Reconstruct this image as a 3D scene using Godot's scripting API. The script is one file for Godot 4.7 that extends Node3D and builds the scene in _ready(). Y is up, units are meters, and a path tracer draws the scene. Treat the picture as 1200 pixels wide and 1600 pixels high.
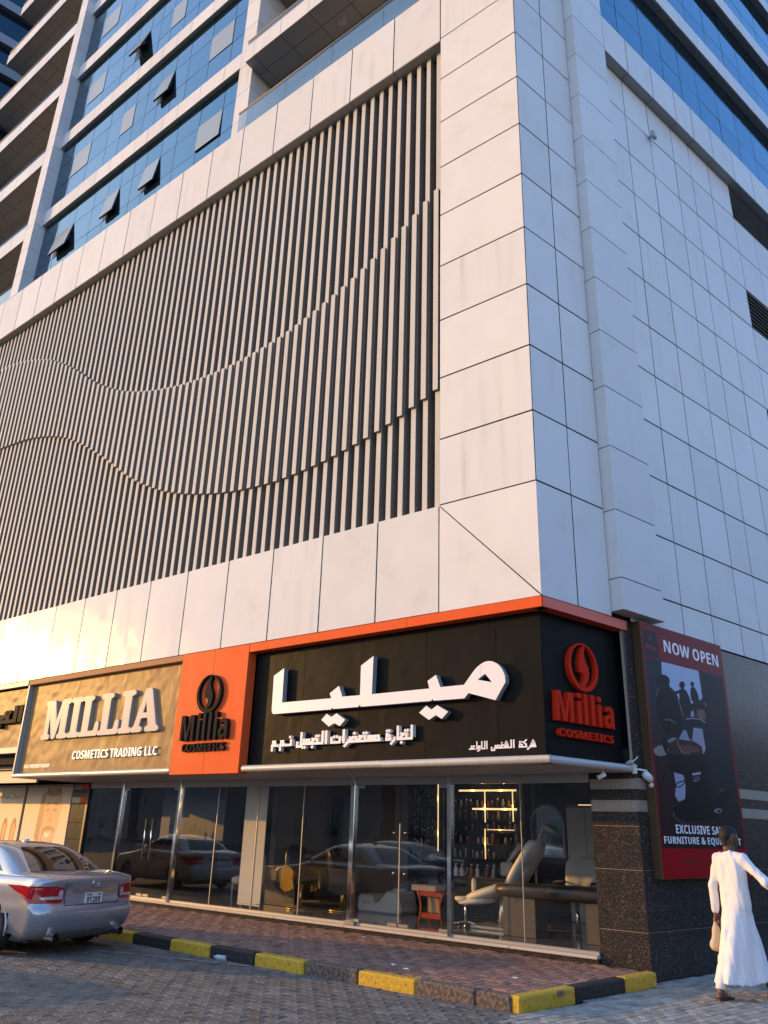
extends Node3D
# A corner building at low sun: white metal cladding, a wave screen of fins, a beauty-supply shop below, a parked car, a walking man.
const ANG := 1.37102267                     # the two street faces meet at an obtuse angle
var RD := Vector3(cos(ANG), 0, -sin(ANG))   # along the side-street face
var NN := Vector3(sin(ANG), 0, cos(ANG))    # out of the side-street face
var LF := Transform3D()                     # frame of the front face: x along, y up, z out
var RF := Transform3D()                     # frame of the side face
var M := {}
var used := {}
var rng := RandomNumberGenerator.new()
var WZ := -1.745                            # plane of the shop glazing

func _ready() -> void:
	rng.seed = 4711
	RF = Transform3D(Basis(RD, Vector3.UP, NN), Vector3.ZERO)
	# ---- camera
	var cam := Camera3D.new()
	cam.name = "camera"
	var fw := Vector3(-0.58554162, 0.37213249, -0.72017944)
	var ri := Vector3(0.78267367, 0.02817424, -0.62179429)
	var up := Vector3(0.21109935, 0.92775192, 0.30775549)
	cam.transform = Transform3D(Basis(ri, up, -fw), Vector3(4.673, 1.65, 9.066)).orthonormalized()
	cam.fov = 65.764
	cam.near = 0.05
	cam.far = 900.0
	add_child(cam)
	cam.current = true
	# ---- sky
	var sm := PanoramaSkyMaterial.new()
	sm.panorama = clear_evening_sky(Vector3(-0.875, 0.167, 0.45).normalized())
	var sky := Sky.new()
	sky.sky_material = sm
	var env := Environment.new()
	env.background_mode = Environment.BG_SKY
	env.sky = sky
	env.background_energy_multiplier = 1.0
	env.tonemap_mode = Environment.TONE_MAPPER_LINEAR
	env.tonemap_exposure = 1.0
	env.sdfgi_enabled = true
	env.ssao_enabled = true
	env.ssil_enabled = true
	var we := WorldEnvironment.new()
	we.name = "world_environment"
	we.environment = env
	add_child(we)
	# ---- low sun, from the left along the street
	var sun := DirectionalLight3D.new()
	sun.name = "sun"
	sun.light_color = Color(1.0, 0.73, 0.36)
	sun.light_energy = 1.4
	sun.light_angular_distance = 0.5
	sun.shadow_enabled = true
	add_child(sun)
	sun.look_at_from_position(Vector3(-87.5, 16.7, 45), Vector3.ZERO)
	# ---- scene
	materials()
	ground()
	building_core()
	front_cladding()
	side_cladding()
	fin_screen()
	front_windows()
	balconies()
	side_windows()
	granite()
	shopfront()
	canopy()
	signs()
	poster()
	neighbour_shop()
	opposite_side()
	shop_room()
	shop_furniture()
	cars()
	person()
	small_things()

# ------------------------------------------------------------------ sky
func clear_evening_sky(sun: Vector3) -> ImageTexture:
	# a cloudless sky: deep blue overhead, pale at the horizon, brighter and warmer towards the low sun
	var w := 512
	var h := 256
	var data := PackedFloat32Array()
	data.resize(w * h * 3)
	var top := Vector3(0.18, 0.49, 1.17)
	var cool := Vector3(1.80, 2.08, 2.36)
	var warm := Vector3(2.7, 1.9, 0.75)
	var low := Vector3(0.30, 0.29, 0.29)
	var k := 0
	for j in h:
		var el := PI * 0.5 - PI * (j + 0.5) / h
		for i in w:
			var az := TAU * (i + 0.5) / w
			var v := Vector3(sin(az) * cos(el), sin(el), -cos(az) * cos(el))
			var c := low
			if v.y > 0.0:
				var g := acos(clampf(v.dot(sun), -1.0, 1.0))
				var t := pow(1.0 - v.y, 3.75)
				c = top * (1.0 + 0.3 * cos(g) * cos(g)) * (1.0 - t) + cool.lerp(warm, exp(-1.2 * g)) * t + Vector3(4.6, 4.0, 2.2) * exp(-3.0 * g)
			data[k] = c.x
			data[k + 1] = c.y
			data[k + 2] = c.z
			k += 3
	return ImageTexture.create_from_image(Image.create_from_data(w, h, false, Image.FORMAT_RGBF, data.to_byte_array()))

# ------------------------------------------------------------------ helpers
func lin(r: float, g: float, b: float) -> Color:
	return Color(r, g, b).linear_to_srgb()

func mat(c: Color, rough := 0.6, metal := 0.0, spec := 0.5) -> StandardMaterial3D:
	var m := StandardMaterial3D.new()
	m.albedo_color = c
	m.roughness = rough
	m.metallic = metal
	m.metallic_specular = spec
	return m

func noise_tex(size: int, freq: float, stops: Array, seed_: int, kind := FastNoiseLite.TYPE_SIMPLEX_SMOOTH, oct := 4, sx := 1.0, sy := 1.0) -> ImageTexture:
	# a seamless noise mapped through colour stops [t, Color(srgb)]
	var n := FastNoiseLite.new()
	n.seed = seed_
	n.noise_type = kind
	n.frequency = freq
	n.fractal_octaves = oct
	var im: Image = n.get_seamless_image(int(size * sx), int(size * sy))
	im.convert(Image.FORMAT_RGB8)
	if sx != 1.0 or sy != 1.0:
		im.resize(size, size, Image.INTERPOLATE_BILINEAR)
	var g := Gradient.new()
	g.offsets = PackedFloat32Array()
	g.colors = PackedColorArray()
	var off := PackedFloat32Array()
	var col := PackedColorArray()
	for s in stops:
		off.append(s[0])
		col.append(s[1])
	g.offsets = off
	g.colors = col
	var lut := PackedColorArray()
	for i in 256:
		lut.append(g.sample(i / 255.0))
	var data := im.get_data()
	for i in range(0, data.size(), 3):
		var c := lut[data[i]]
		data[i] = int(c.r * 255.0)
		data[i + 1] = int(c.g * 255.0)
		data[i + 2] = int(c.b * 255.0)
	im = Image.create_from_data(size, size, false, Image.FORMAT_RGB8, data)
	return ImageTexture.create_from_image(im)

func normal_tex(size: int, freq: float, seed_: int, strength: float, oct := 3) -> ImageTexture:
	var n := FastNoiseLite.new()
	n.seed = seed_
	n.frequency = freq
	n.fractal_octaves = oct
	var im: Image = n.get_seamless_image(size, size)
	im.convert(Image.FORMAT_RGBA8)
	im.bump_map_to_normal_map(strength)
	return ImageTexture.create_from_image(im)

func tri(m: StandardMaterial3D, size: float) -> StandardMaterial3D:
	m.uv1_triplanar = true
	m.uv1_world_triplanar = true
	m.uv1_scale = Vector3.ONE / size
	return m

func with_tex(m: StandardMaterial3D, t: Texture2D, size: float) -> StandardMaterial3D:
	m.albedo_texture = t
	return tri(m, size)

func with_bump(m: StandardMaterial3D, t: Texture2D, amount: float) -> StandardMaterial3D:
	m.normal_enabled = true
	m.normal_texture = t
	m.normal_scale = amount
	return m

func new_st(smooth := -1) -> SurfaceTool:
	var st := SurfaceTool.new()
	st.begin(Mesh.PRIMITIVE_TRIANGLES)
	st.set_smooth_group(smooth)
	return st

func tri_o(st: SurfaceTool, a: Vector3, b: Vector3, c: Vector3, cen: Vector3) -> void:
	var n := (b - a).cross(c - a)
	if n.dot((a + b + c) / 3.0 - cen) < 0.0:
		var t := b
		b = c
		c = t
	st.add_vertex(a); st.add_vertex(c); st.add_vertex(b)

func quad_o(st: SurfaceTool, a: Vector3, b: Vector3, c: Vector3, d: Vector3, cen: Vector3) -> void:
	tri_o(st, a, b, c, cen)
	tri_o(st, a, c, d, cen)

func quad(st: SurfaceTool, a: Vector3, b: Vector3, c: Vector3, d: Vector3) -> void:
	# counter-clockwise seen from outside
	st.add_vertex(a); st.add_vertex(c); st.add_vertex(b)
	st.add_vertex(a); st.add_vertex(d); st.add_vertex(c)

func box(st: SurfaceTool, T: Transform3D, p0: Vector3, p1: Vector3, bev := 0.0) -> void:
	var cen := (p0 + p1) * 0.5
	var h := (p1 - p0) * 0.5
	var wc := T * cen
	if bev <= 0.0:
		var v := []
		for i in 8:
			v.append(T * (cen + Vector3(h.x * (1 if i & 1 else -1), h.y * (1 if i & 2 else -1), h.z * (1 if i & 4 else -1))))
		for f in [[0, 1, 3, 2], [4, 5, 7, 6], [0, 1, 5, 4], [2, 3, 7, 6], [0, 2, 6, 4], [1, 3, 7, 5]]:
			quad_o(st, v[f[0]], v[f[1]], v[f[2]], v[f[3]], wc)
		return
	var b := minf(bev, minf(h.x, minf(h.y, h.z)) * 0.9)
	var P := func(ax: int, sx: int, sy: int, sz: int) -> Vector3:
		var q := Vector3(h.x - (0.0 if ax == 0 else b), h.y - (0.0 if ax == 1 else b), h.z - (0.0 if ax == 2 else b))
		return T * (cen + Vector3(q.x * sx, q.y * sy, q.z * sz))
	for s in [-1, 1]:
		quad_o(st, P.call(0, s, -1, -1), P.call(0, s, 1, -1), P.call(0, s, 1, 1), P.call(0, s, -1, 1), wc)
		quad_o(st, P.call(1, -1, s, -1), P.call(1, 1, s, -1), P.call(1, 1, s, 1), P.call(1, -1, s, 1), wc)
		quad_o(st, P.call(2, -1, -1, s), P.call(2, 1, -1, s), P.call(2, 1, 1, s), P.call(2, -1, 1, s), wc)
		for t in [-1, 1]:
			quad_o(st, P.call(0, s, t, -1), P.call(0, s, t, 1), P.call(1, s, t, 1), P.call(1, s, t, -1), wc)
			quad_o(st, P.call(0, s, -1, t), P.call(0, s, 1, t), P.call(2, s, 1, t), P.call(2, s, -1, t), wc)
			quad_o(st, P.call(1, -1, s, t), P.call(1, 1, s, t), P.call(2, 1, s, t), P.call(2, -1, s, t), wc)
			for u in [-1, 1]:
				tri_o(st, P.call(0, s, t, u), P.call(1, s, t, u), P.call(2, s, t, u), wc)

func prism(st: SurfaceTool, T: Transform3D, poly_: PackedVector2Array, d0: float, d1: float, bev := 0.0) -> void:
	var poly := poly_
	if Geometry2D.is_polygon_clockwise(poly):
		poly = poly_.duplicate()
		poly.reverse()
	var top := poly
	if bev > 0.0:
		top = PackedVector2Array()
		var n0 := poly.size()
		for i in n0:
			var e0 := (poly[i] - poly[(i + n0 - 1) % n0]).normalized()
			var e1 := (poly[(i + 1) % n0] - poly[i]).normalized()
			var n1 := Vector2(-e0.y, e0.x)
			var n2 := Vector2(-e1.y, e1.x)
			var mm := (n1 + n2).normalized()
			top.append(poly[i] + mm * bev / maxf(0.4, mm.dot(n1)))
	var idx := Geometry2D.triangulate_polygon(top)
	if idx.is_empty():
		print("TRIANGULATION FAILED ", poly.size())
	for i in range(0, idx.size(), 3):
		var a := top[idx[i]]
		var b := top[idx[i + 1]]
		var c := top[idx[i + 2]]
		if (b - a).cross(c - a) < 0:
			var t := b
			b = c
			c = t
		for p in [a, c, b]:
			st.add_vertex(T * Vector3(p.x, p.y, d1))
	idx = Geometry2D.triangulate_polygon(poly)
	for i in range(0, idx.size(), 3):
		var a := poly[idx[i]]
		var b := poly[idx[i + 1]]
		var c := poly[idx[i + 2]]
		if (b - a).cross(c - a) < 0:
			var t := b
			b = c
			c = t
		for p in [a, b, c]:
			st.add_vertex(T * Vector3(p.x, p.y, d0))
	var n := poly.size()
	var dm := d1 - bev if d1 > d0 else d1 + bev
	for i in n:
		var a := poly[i]
		var b := poly[(i + 1) % n]
		quad(st, T * Vector3(a.x, a.y, d0), T * Vector3(b.x, b.y, d0), T * Vector3(b.x, b.y, dm), T * Vector3(a.x, a.y, dm))
		if bev > 0.0:
			var c := top[i]
			var d := top[(i + 1) % n]
			quad(st, T * Vector3(a.x, a.y, dm), T * Vector3(b.x, b.y, dm), T * Vector3(d.x, d.y, d1), T * Vector3(c.x, c.y, d1))

func upright(plan: PackedVector2Array, y0: float, y1: float, st: SurfaceTool) -> void:
	# a prism over a plan given as (x, z)
	var T := Transform3D(Basis(Vector3(1, 0, 0), Vector3(0, 0, 1), Vector3(0, -1, 0)), Vector3.ZERO)
	prism(st, T, plan, -y1, -y0)

func tube(st: SurfaceTool, pts: Array, r: Variant, seg := 8, cap := true) -> void:
	# a round bar along points; r a number or one per point
	var n := pts.size()
	var rings := []
	var side := Vector3.ZERO
	for i in n:
		var d: Vector3 = (pts[mini(i + 1, n - 1)] - pts[maxi(i - 1, 0)]).normalized()
		if side == Vector3.ZERO:
			side = d.cross(Vector3.UP if absf(d.y) < 0.9 else Vector3.RIGHT).normalized()
		side = (side - d * side.dot(d)).normalized()
		var w := d.cross(side)
		var rr: float = r[i] if r is Array else r
		var ring := []
		for k in seg:
			var a := TAU * k / seg
			ring.append(pts[i] + (side * cos(a) + w * sin(a)) * rr)
		rings.append(ring)
	for i in n - 1:
		for k in seg:
			var k2 := (k + 1) % seg
			quad_o(st, rings[i][k], rings[i][k2], rings[i + 1][k2], rings[i + 1][k], (pts[i] + pts[i + 1]) * 0.5)
	if cap:
		for e in [0, n - 1]:
			var inner: Vector3 = pts[1] if e == 0 else pts[n - 2]
			for k in seg:
				tri_o(st, pts[e], rings[e][k], rings[e][(k + 1) % seg], inner)

func lathe(st: SurfaceTool, T: Transform3D, prof: Array, seg := 16) -> void:
	# prof: Vector2(radius, height) from bottom to top, about T's y axis
	for i in prof.size() - 1:
		var a: Vector2 = prof[i]
		var b: Vector2 = prof[i + 1]
		for k in seg:
			var t0 := TAU * k / seg
			var t1 := TAU * (k + 1) / seg
			var p := T * Vector3(a.x * cos(t0), a.y, a.x * sin(t0))
			var q := T * Vector3(a.x * cos(t1), a.y, a.x * sin(t1))
			var r := T * Vector3(b.x * cos(t1), b.y, b.x * sin(t1))
			var s := T * Vector3(b.x * cos(t0), b.y, b.x * sin(t0))
			if a.x > 0.0001:
				st.add_vertex(p); st.add_vertex(q); st.add_vertex(r)
			if b.x > 0.0001:
				st.add_vertex(p); st.add_vertex(r); st.add_vertex(s)

func obj(called: String, st: SurfaceTool, m: Material, parent: Node = self) -> MeshInstance3D:
	st.generate_normals()
	var o := MeshInstance3D.new()
	o.mesh = st.commit()
	o.material_override = m
	return put(o, called, parent)

func put(o: Node3D, called: String, parent: Node) -> Node3D:
	o.name = numbered(called) if parent == self else called
	parent.add_child(o, true)
	return o

func shared(called: String, mesh: Mesh, m: Material, T: Transform3D, parent: Node) -> MeshInstance3D:
	var o := MeshInstance3D.new()
	o.mesh = mesh
	o.material_override = m
	o.transform = T
	return put(o, called, parent)

func numbered(called: String) -> String:
	var k: int = used.get(called, 0)
	used[called] = k + 1
	return called if k == 0 else "%s_%03d" % [called, k]

func tag(o: Node, label: String, category: String, group := "") -> Node:
	o.set_meta("label", label)
	o.set_meta("category", category)
	if group != "":
		o.set_meta("group", group)
	return o

func thing(called: String, label: String, category: String, at := Vector3.ZERO, turn := 0.0, group := "") -> Node3D:
	var o := Node3D.new()
	o.name = numbered(called)
	add_child(o)
	o.position = at
	o.rotation.y = turn
	tag(o, label, category, group)
	return o

func structure(called: String) -> Node3D:
	var o := Node3D.new()
	o.name = called
	add_child(o)
	o.set_meta("kind", "structure")
	return o

func copy(o: Node3D, label: String) -> Node3D:
	var c: Node3D = o.duplicate()
	var base := String(o.name)
	c.name = numbered(base)
	add_child(c)
	c.set_meta("label", label)
	return c

func bx(called: String, m: Material, parent: Node, p0: Vector3, p1: Vector3, bev := 0.0, T := Transform3D()) -> MeshInstance3D:
	var st := new_st()
	box(st, T, p0, p1, bev)
	return obj(called, st, m, parent)

func font(serif := false) -> SystemFont:
	var f := SystemFont.new()
	f.font_names = PackedStringArray(["Droid Serif" if serif else "Droid Sans"])
	f.font_weight = 700
	return f

func lettering(called: String, s: String, T: Transform3D, u0: float, u1: float, v0: float, v1: float, d: float, depth: float, m: Material, parent: Node, serif := false) -> MeshInstance3D:
	# raised lettering that fills the rectangle u0..u1, v0..v1 of frame T, its front at d
	var tm := TextMesh.new()
	tm.text = s
	tm.font = font(serif)
	tm.font_size = 48
	tm.pixel_size = 0.01
	tm.depth = 0.1
	tm.curve_step = 1.0
	var bb := tm.get_aabb()
	var o := MeshInstance3D.new()
	o.mesh = tm
	o.material_override = m
	var sx := (u1 - u0) / bb.size.x
	var sy := (v1 - v0) / bb.size.y
	var sz := depth / bb.size.z
	var cen := bb.get_center()
	var L := Transform3D(Basis(Vector3(sx, 0, 0), Vector3(0, sy, 0), Vector3(0, 0, sz)), Vector3((u0 + u1) * 0.5 - cen.x * sx, (v0 + v1) * 0.5 - cen.y * sy, d - depth * 0.5 - cen.z * sz))
	o.transform = T * L
	return put(o, called, parent)

func v2(a: Array) -> PackedVector2Array:
	var p := PackedVector2Array()
	for q in a:
		p.append(Vector2(q[0], q[1]))
	return p

# ------------------------------------------------------------------ materials
func speckle_tex(size: int, base: Color, flecks: Array, count: int, seed_: int, rmax := 3.0) -> ImageTexture:
	var r := RandomNumberGenerator.new()
	r.seed = seed_
	var im := Image.create(size, size, false, Image.FORMAT_RGB8)
	im.fill(base)
	for i in count:
		var c: Color = flecks[r.randi() % flecks.size()]
		var x := r.randi() % size
		var y := r.randi() % size
		var w := 1 + int(pow(r.randf(), 2.0) * rmax)
		var h := 1 + int(pow(r.randf(), 2.0) * rmax)
		c = c * r.randf_range(0.75, 1.15)
		im.fill_rect(Rect2i(x, y, w, h), c)
		if w > 1:
			im.fill_rect(Rect2i(x + 1, y - 1, w - 1, h), c)
	return ImageTexture.create_from_image(im)

func materials() -> void:
	var wavy := normal_tex(256, 0.012, 5, 6.0, 2)
	var fine := normal_tex(256, 0.06, 6, 5.0, 4)
	var dirt := noise_tex(512, 0.006, [[0.0, Color(0.955, 0.95, 0.94)], [0.3, Color(0.985, 0.983, 0.98)], [1.0, Color(1, 1, 1)]], 11, FastNoiseLite.TYPE_SIMPLEX_SMOOTH, 5)
	var streak := noise_tex(512, 0.02, [[0.0, Color(0.92, 0.915, 0.90)], [0.18, Color(0.97, 0.967, 0.96)], [0.4, Color(0.992, 0.992, 0.99)], [1.0, Color(1, 1, 1)]], 12, FastNoiseLite.TYPE_SIMPLEX_SMOOTH, 4, 1.0, 0.08)
	for k in 4:
		var v: float = [0.735, 0.715, 0.75, 0.70][k]
		var m := mat(lin(v, v * 0.985, v * 0.955), 0.20, 0.0, 0.115)
		with_tex(m, streak if k == 1 else dirt, [2.7, 3.9, 5.3, 3.1][k])
		with_bump(m, wavy, 0.10)
		M["white_%d" % k] = m
	M.joint = mat(lin(0.012, 0.012, 0.013), 0.9)
	M.core = mat(lin(0.014, 0.014, 0.015), 0.95)
	M.soffit = mat(lin(0.36, 0.355, 0.335), 0.5)
	M.fin = with_tex(mat(lin(0.60, 0.575, 0.515), 0.5, 0.0, 0.12), streak, 2.2)
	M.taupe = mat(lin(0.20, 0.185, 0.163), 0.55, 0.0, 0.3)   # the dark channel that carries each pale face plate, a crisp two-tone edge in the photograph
	M.concrete = with_tex(mat(lin(0.30, 0.295, 0.28), 0.9), dirt, 4.0)
	M.blade = mat(lin(0.22, 0.22, 0.22), 0.5)
	for k in 4:
		var g := mat(lin(0.072 + 0.008 * k, 0.165 + 0.008 * k, 0.225 + 0.008 * k), 0.04, 0.92, 0.5)
		with_bump(g, wavy, 0.02)
		tri(g, 2.6)
		M["mirror_%d" % k] = g
	M.sash = mat(lin(0.30, 0.33, 0.32), 0.25, 0.1, 0.4)
	M.sash_frame = mat(lin(0.02, 0.02, 0.022), 0.5)
	M.rail_glass = mat(Color(0.35, 0.5, 0.6, 0.42), 0.03)
	M.rail_glass.transparency = BaseMaterial3D.TRANSPARENCY_ALPHA
	M.steel = mat(lin(0.55, 0.54, 0.52), 0.28, 0.9)
	M.rail = mat(lin(0.25, 0.25, 0.25), 0.6, 0.0, 0.2)
	M.chrome = mat(lin(0.75, 0.74, 0.72), 0.10, 1.0)
	M.alu = mat(lin(0.42, 0.41, 0.39), 0.38, 0.55)
	# stone
	var gr := speckle_tex(512, Color(0.185, 0.175, 0.17), [Color(0.09, 0.09, 0.09), Color(0.12, 0.115, 0.11), Color(0.33, 0.30, 0.27), Color(0.26, 0.24, 0.22), Color(0.52, 0.48, 0.43), Color(0.15, 0.14, 0.14)], 26000, 21, 5.0)
	M.granite = with_tex(mat(Color(1, 1, 1), 0.22, 0.0, 0.35), gr, 0.9)
	var gl := speckle_tex(512, Color(0.60, 0.56, 0.51), [Color(0.45, 0.42, 0.38), Color(0.70, 0.66, 0.6), Color(0.34, 0.32, 0.3), Color(0.62, 0.57, 0.5)], 16000, 22, 4.0)
	M.granite_light = with_tex(mat(Color(1, 1, 1), 0.28, 0.0, 0.5), gl, 0.9)
	M.grout = mat(lin(0.40, 0.32, 0.24), 0.9)
	# ground
	var sand := noise_tex(512, 0.03, [[0.0, Color(0.16, 0.155, 0.15)], [1.0, Color(0.30, 0.285, 0.27)]], 31)
	M.sand = with_tex(mat(Color(1, 1, 1), 0.95), sand, 1.3)
	var mottled := noise_tex(512, 0.011, [[0.0, Color(0.66, 0.65, 0.63)], [0.4, Color(0.88, 0.875, 0.86)], [0.75, Color(1, 0.99, 0.97)], [1.0, Color(1, 1, 1)]], 32, FastNoiseLite.TYPE_SIMPLEX_SMOOTH, 6)
	for k in 5:
		var a: float = [0.125, 0.142, 0.162, 0.133, 0.18][k]
		M["road_%d" % k] = with_bump(with_tex(mat(lin(a * 1.0, a * 0.94, a * 0.83), 0.82), mottled, 1.7 + 0.37 * k), fine, 0.10)
		var b: float = [0.28, 0.31, 0.345, 0.295, 0.37][k]
		M["walk_%d" % k] = with_bump(with_tex(mat(lin(b * 1.05, b * 1.0, b * 0.88), 0.85), mottled, 1.6 + 0.31 * k), fine, 0.10)
		var c: float = [1.18, 1.3, 1.45, 1.24, 1.55][k]
		M["red_%d" % k] = with_bump(with_tex(mat(lin(0.20 * c, 0.115 * c, 0.088 * c), 0.82), mottled, 1.5 + 0.29 * k), fine, 0.10)
	var worn := noise_tex(512, 0.028, [[0.0, Color(0.45, 0.40, 0.33)], [0.13, Color(0.58, 0.53, 0.43)], [0.20, Color(0.88, 0.85, 0.77)], [0.6, Color(0.97, 0.95, 0.9)], [1.0, Color(1, 1, 1)]], 33, FastNoiseLite.TYPE_SIMPLEX_SMOOTH, 6)
	M.kerb_yellow = with_bump(with_tex(mat(lin(0.58, 0.38, 0.03), 0.7), worn, 0.9), fine, 0.2)
	var wornb := noise_tex(512, 0.028, [[0.0, Color(0.30, 0.28, 0.25)], [0.3, Color(0.17, 0.16, 0.15)], [0.5, Color(0.10, 0.10, 0.10)], [1.0, Color(0.08, 0.08, 0.085)]], 34, FastNoiseLite.TYPE_SIMPLEX_SMOOTH, 6)
	M.kerb_black = with_bump(with_tex(mat(Color(1, 1, 1), 0.75), wornb, 0.8), fine, 0.2)
	var wornc := noise_tex(512, 0.028, [[0.0, Color(0.20, 0.18, 0.16)], [0.42, Color(0.33, 0.29, 0.26)], [0.62, Color(0.42, 0.36, 0.32)], [1.0, Color(0.50, 0.44, 0.40)]], 35, FastNoiseLite.TYPE_SIMPLEX_SMOOTH, 6)
	M.kerb_bare = with_bump(with_tex(mat(Color(1, 1, 1), 0.85), wornc, 0.8), fine, 0.2)
	M.sill = with_tex(mat(lin(0.52, 0.47, 0.42), 0.35), dirt, 1.1)
	# shop
	M.pane = mat(Color(0.05, 0.055, 0.05, 0.025), 0.01, 0.0, 0.5)
	M.pane.transparency = BaseMaterial3D.TRANSPARENCY_ALPHA
	with_bump(M.pane, wavy, 0.012)
	tri(M.pane, 3.0)
	M.sign_black = with_bump(tri(mat(lin(0.011, 0.0105, 0.0098), 0.42, 0.0, 0.14), 1.9), wavy, 0.12)
	M.orange = with_bump(tri(mat(lin(0.74, 0.115, 0.03), 0.46, 0.0, 0.15), 2.1), wavy, 0.08)
	M.red_edge = mat(lin(0.70, 0.085, 0.035), 0.36)
	M.gold = with_bump(tri(mat(lin(0.31, 0.198, 0.094), 0.38, 0.0, 0.14), 1.7), wavy, 0.30)
	M.gold_trim = mat(lin(0.42, 0.22, 0.11), 0.5, 0.0, 0.1)
	M.letter_white = mat(lin(0.78, 0.76, 0.76), 0.35)
	M.letter_metal = mat(lin(0.43, 0.41, 0.41), 0.36, 0.0, 0.18)
	M.letter_side = mat(lin(0.30, 0.32, 0.34), 0.45)
	M.letter_black = mat(lin(0.016, 0.016, 0.018), 0.5, 0.0, 0.08)
	M.letter_red = mat(lin(0.62, 0.030, 0.010), 0.5, 0.0, 0.12)
	M.canopy = with_tex(mat(lin(0.46, 0.44, 0.41), 0.38, 0.15), streak, 1.4)
	M.plastic_white = mat(lin(0.72, 0.72, 0.71), 0.4)
	M.black = mat(lin(0.012, 0.012, 0.013), 0.4)
	M.dark_wall = mat(lin(0.03, 0.03, 0.032), 0.7)
	M.shop_wall = mat(lin(0.19, 0.175, 0.15), 0.8)
	M.brown_wall = mat(lin(0.07, 0.055, 0.045), 0.7)
	M.shop_floor = mat(lin(0.16, 0.16, 0.15), 0.10)
	M.led = mat(lin(0.9, 0.6, 0.25), 0.5)
	M.led.emission_enabled = true
	M.led.emission = Color(1.0, 0.86, 0.60)
	M.led.emission_energy_multiplier = 1.15
	M.wood = with_tex(mat(lin(0.30, 0.17, 0.07), 0.45), noise_tex(256, 0.03, [[0.0, Color(0.6, 0.55, 0.5)], [1.0, Color(1, 1, 1)]], 36, FastNoiseLite.TYPE_SIMPLEX_SMOOTH, 4, 1.0, 0.1), 0.8)
	M.red_wood = mat(lin(0.34, 0.05, 0.02), 0.25)
	M.cream = mat(lin(0.52, 0.47, 0.38), 0.6, 0.0, 0.15)
	M.grey_white = mat(lin(0.42, 0.42, 0.40), 0.45)
	M.leather = mat(lin(0.02, 0.018, 0.017), 0.35)
	M.gold_metal = mat(lin(0.55, 0.36, 0.10), 0.25, 0.9)
	M.mirror = mat(lin(0.6, 0.6, 0.6), 0.02, 1.0)
	M.poster_box = mat(lin(0.10, 0.062, 0.032), 0.38, 0.3)
	M.dark_glass = mat(lin(0.02, 0.045, 0.065), 0.06, 0.6)
	M.wing_band = mat(lin(0.22, 0.23, 0.25), 0.6)
	M.blind = mat(lin(0.55, 0.52, 0.44), 0.7)
	M.cardboard = mat(lin(0.30, 0.21, 0.12), 0.8)
	M.white_vinyl = mat(lin(0.72, 0.68, 0.58), 0.4)
	M.counter = mat(lin(0.03, 0.028, 0.027), 0.35)
	M.counter_panel = mat(lin(0.10, 0.08, 0.055), 0.6)
	M.paint_silver = mat(lin(0.40, 0.41, 0.425), 0.24, 0.5)
	M.paint_silver.clearcoat_enabled = true
	M.paint_silver.clearcoat = 0.8
	M.paint_silver.clearcoat_roughness = 0.05
	M.paint_white = mat(lin(0.7, 0.7, 0.68), 0.25)
	M.paint_blue = mat(lin(0.02, 0.03, 0.06), 0.25, 0.3)
	M.car_glass = mat(lin(0.012, 0.014, 0.015), 0.03, 0.0, 0.7)
	M.tyre = mat(lin(0.02, 0.02, 0.02), 0.85)
	M.tail_red = mat(lin(0.42, 0.012, 0.018), 0.08)
	M.lamp_clear = mat(lin(0.6, 0.6, 0.62), 0.08, 0.3)
	M.trim_grey = mat(lin(0.20, 0.20, 0.20), 0.5)
	M.skin = mat(lin(0.115, 0.055, 0.035), 0.5)
	M.hair = mat(lin(0.008, 0.007, 0.007), 0.7)
	M.robe = with_bump(tri(mat(lin(0.76, 0.75, 0.76), 0.85), 0.35), fine, 0.15)
	M.leather_brown = mat(lin(0.05, 0.022, 0.014), 0.5)
	M.cloth_cream = mat(lin(0.58, 0.46, 0.30), 0.8)
	M.plastic_clear = mat(Color(0.8, 0.85, 0.9, 0.45), 0.08)
	M.plastic_clear.transparency = BaseMaterial3D.TRANSPARENCY_ALPHA

# ------------------------------------------------------------------ ground
func zigzag_paver(s: float) -> PackedVector2Array:
	# interlocking block: twice as long as wide, its long sides kinked
	var a := s * 0.5
	var k := s * 0.11
	var f := [[-2.0, 0.0], [-1.6, 0.0], [-1.3, 1.0], [-0.7, 1.0], [-0.4, 0.0], [0.4, 0.0], [0.7, 1.0], [1.3, 1.0], [1.6, 0.0], [2.0, 0.0]]
	var p := PackedVector2Array()
	for q in f:
		p.append(Vector2(q[0] * a, -a + q[1] * k))
	p.append(Vector2(2 * a - k, -0.4 * a))
	p.append(Vector2(2 * a - k, 0.4 * a))
	for i in range(f.size() - 1, -1, -1):
		p.append(Vector2(f[i][0] * a, a + f[i][1] * k))
	p.append(Vector2(-2 * a - k, 0.4 * a))
	p.append(Vector2(-2 * a - k, -0.4 * a))
	return p

func paver_mesh(poly: PackedVector2Array, gap: float, h: float) -> ArrayMesh:
	var st := new_st()
	var shr: Array = Geometry2D.offset_polygon(poly, -gap)
	var T := Transform3D(Basis(Vector3(1, 0, 0), Vector3(0, 0, -1), Vector3(0, 1, 0)), Vector3.ZERO)
	prism(st, T, shr[0] if shr.size() else poly, -h, 0.0, 0.007)
	st.generate_normals()
	return st.commit()

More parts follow.
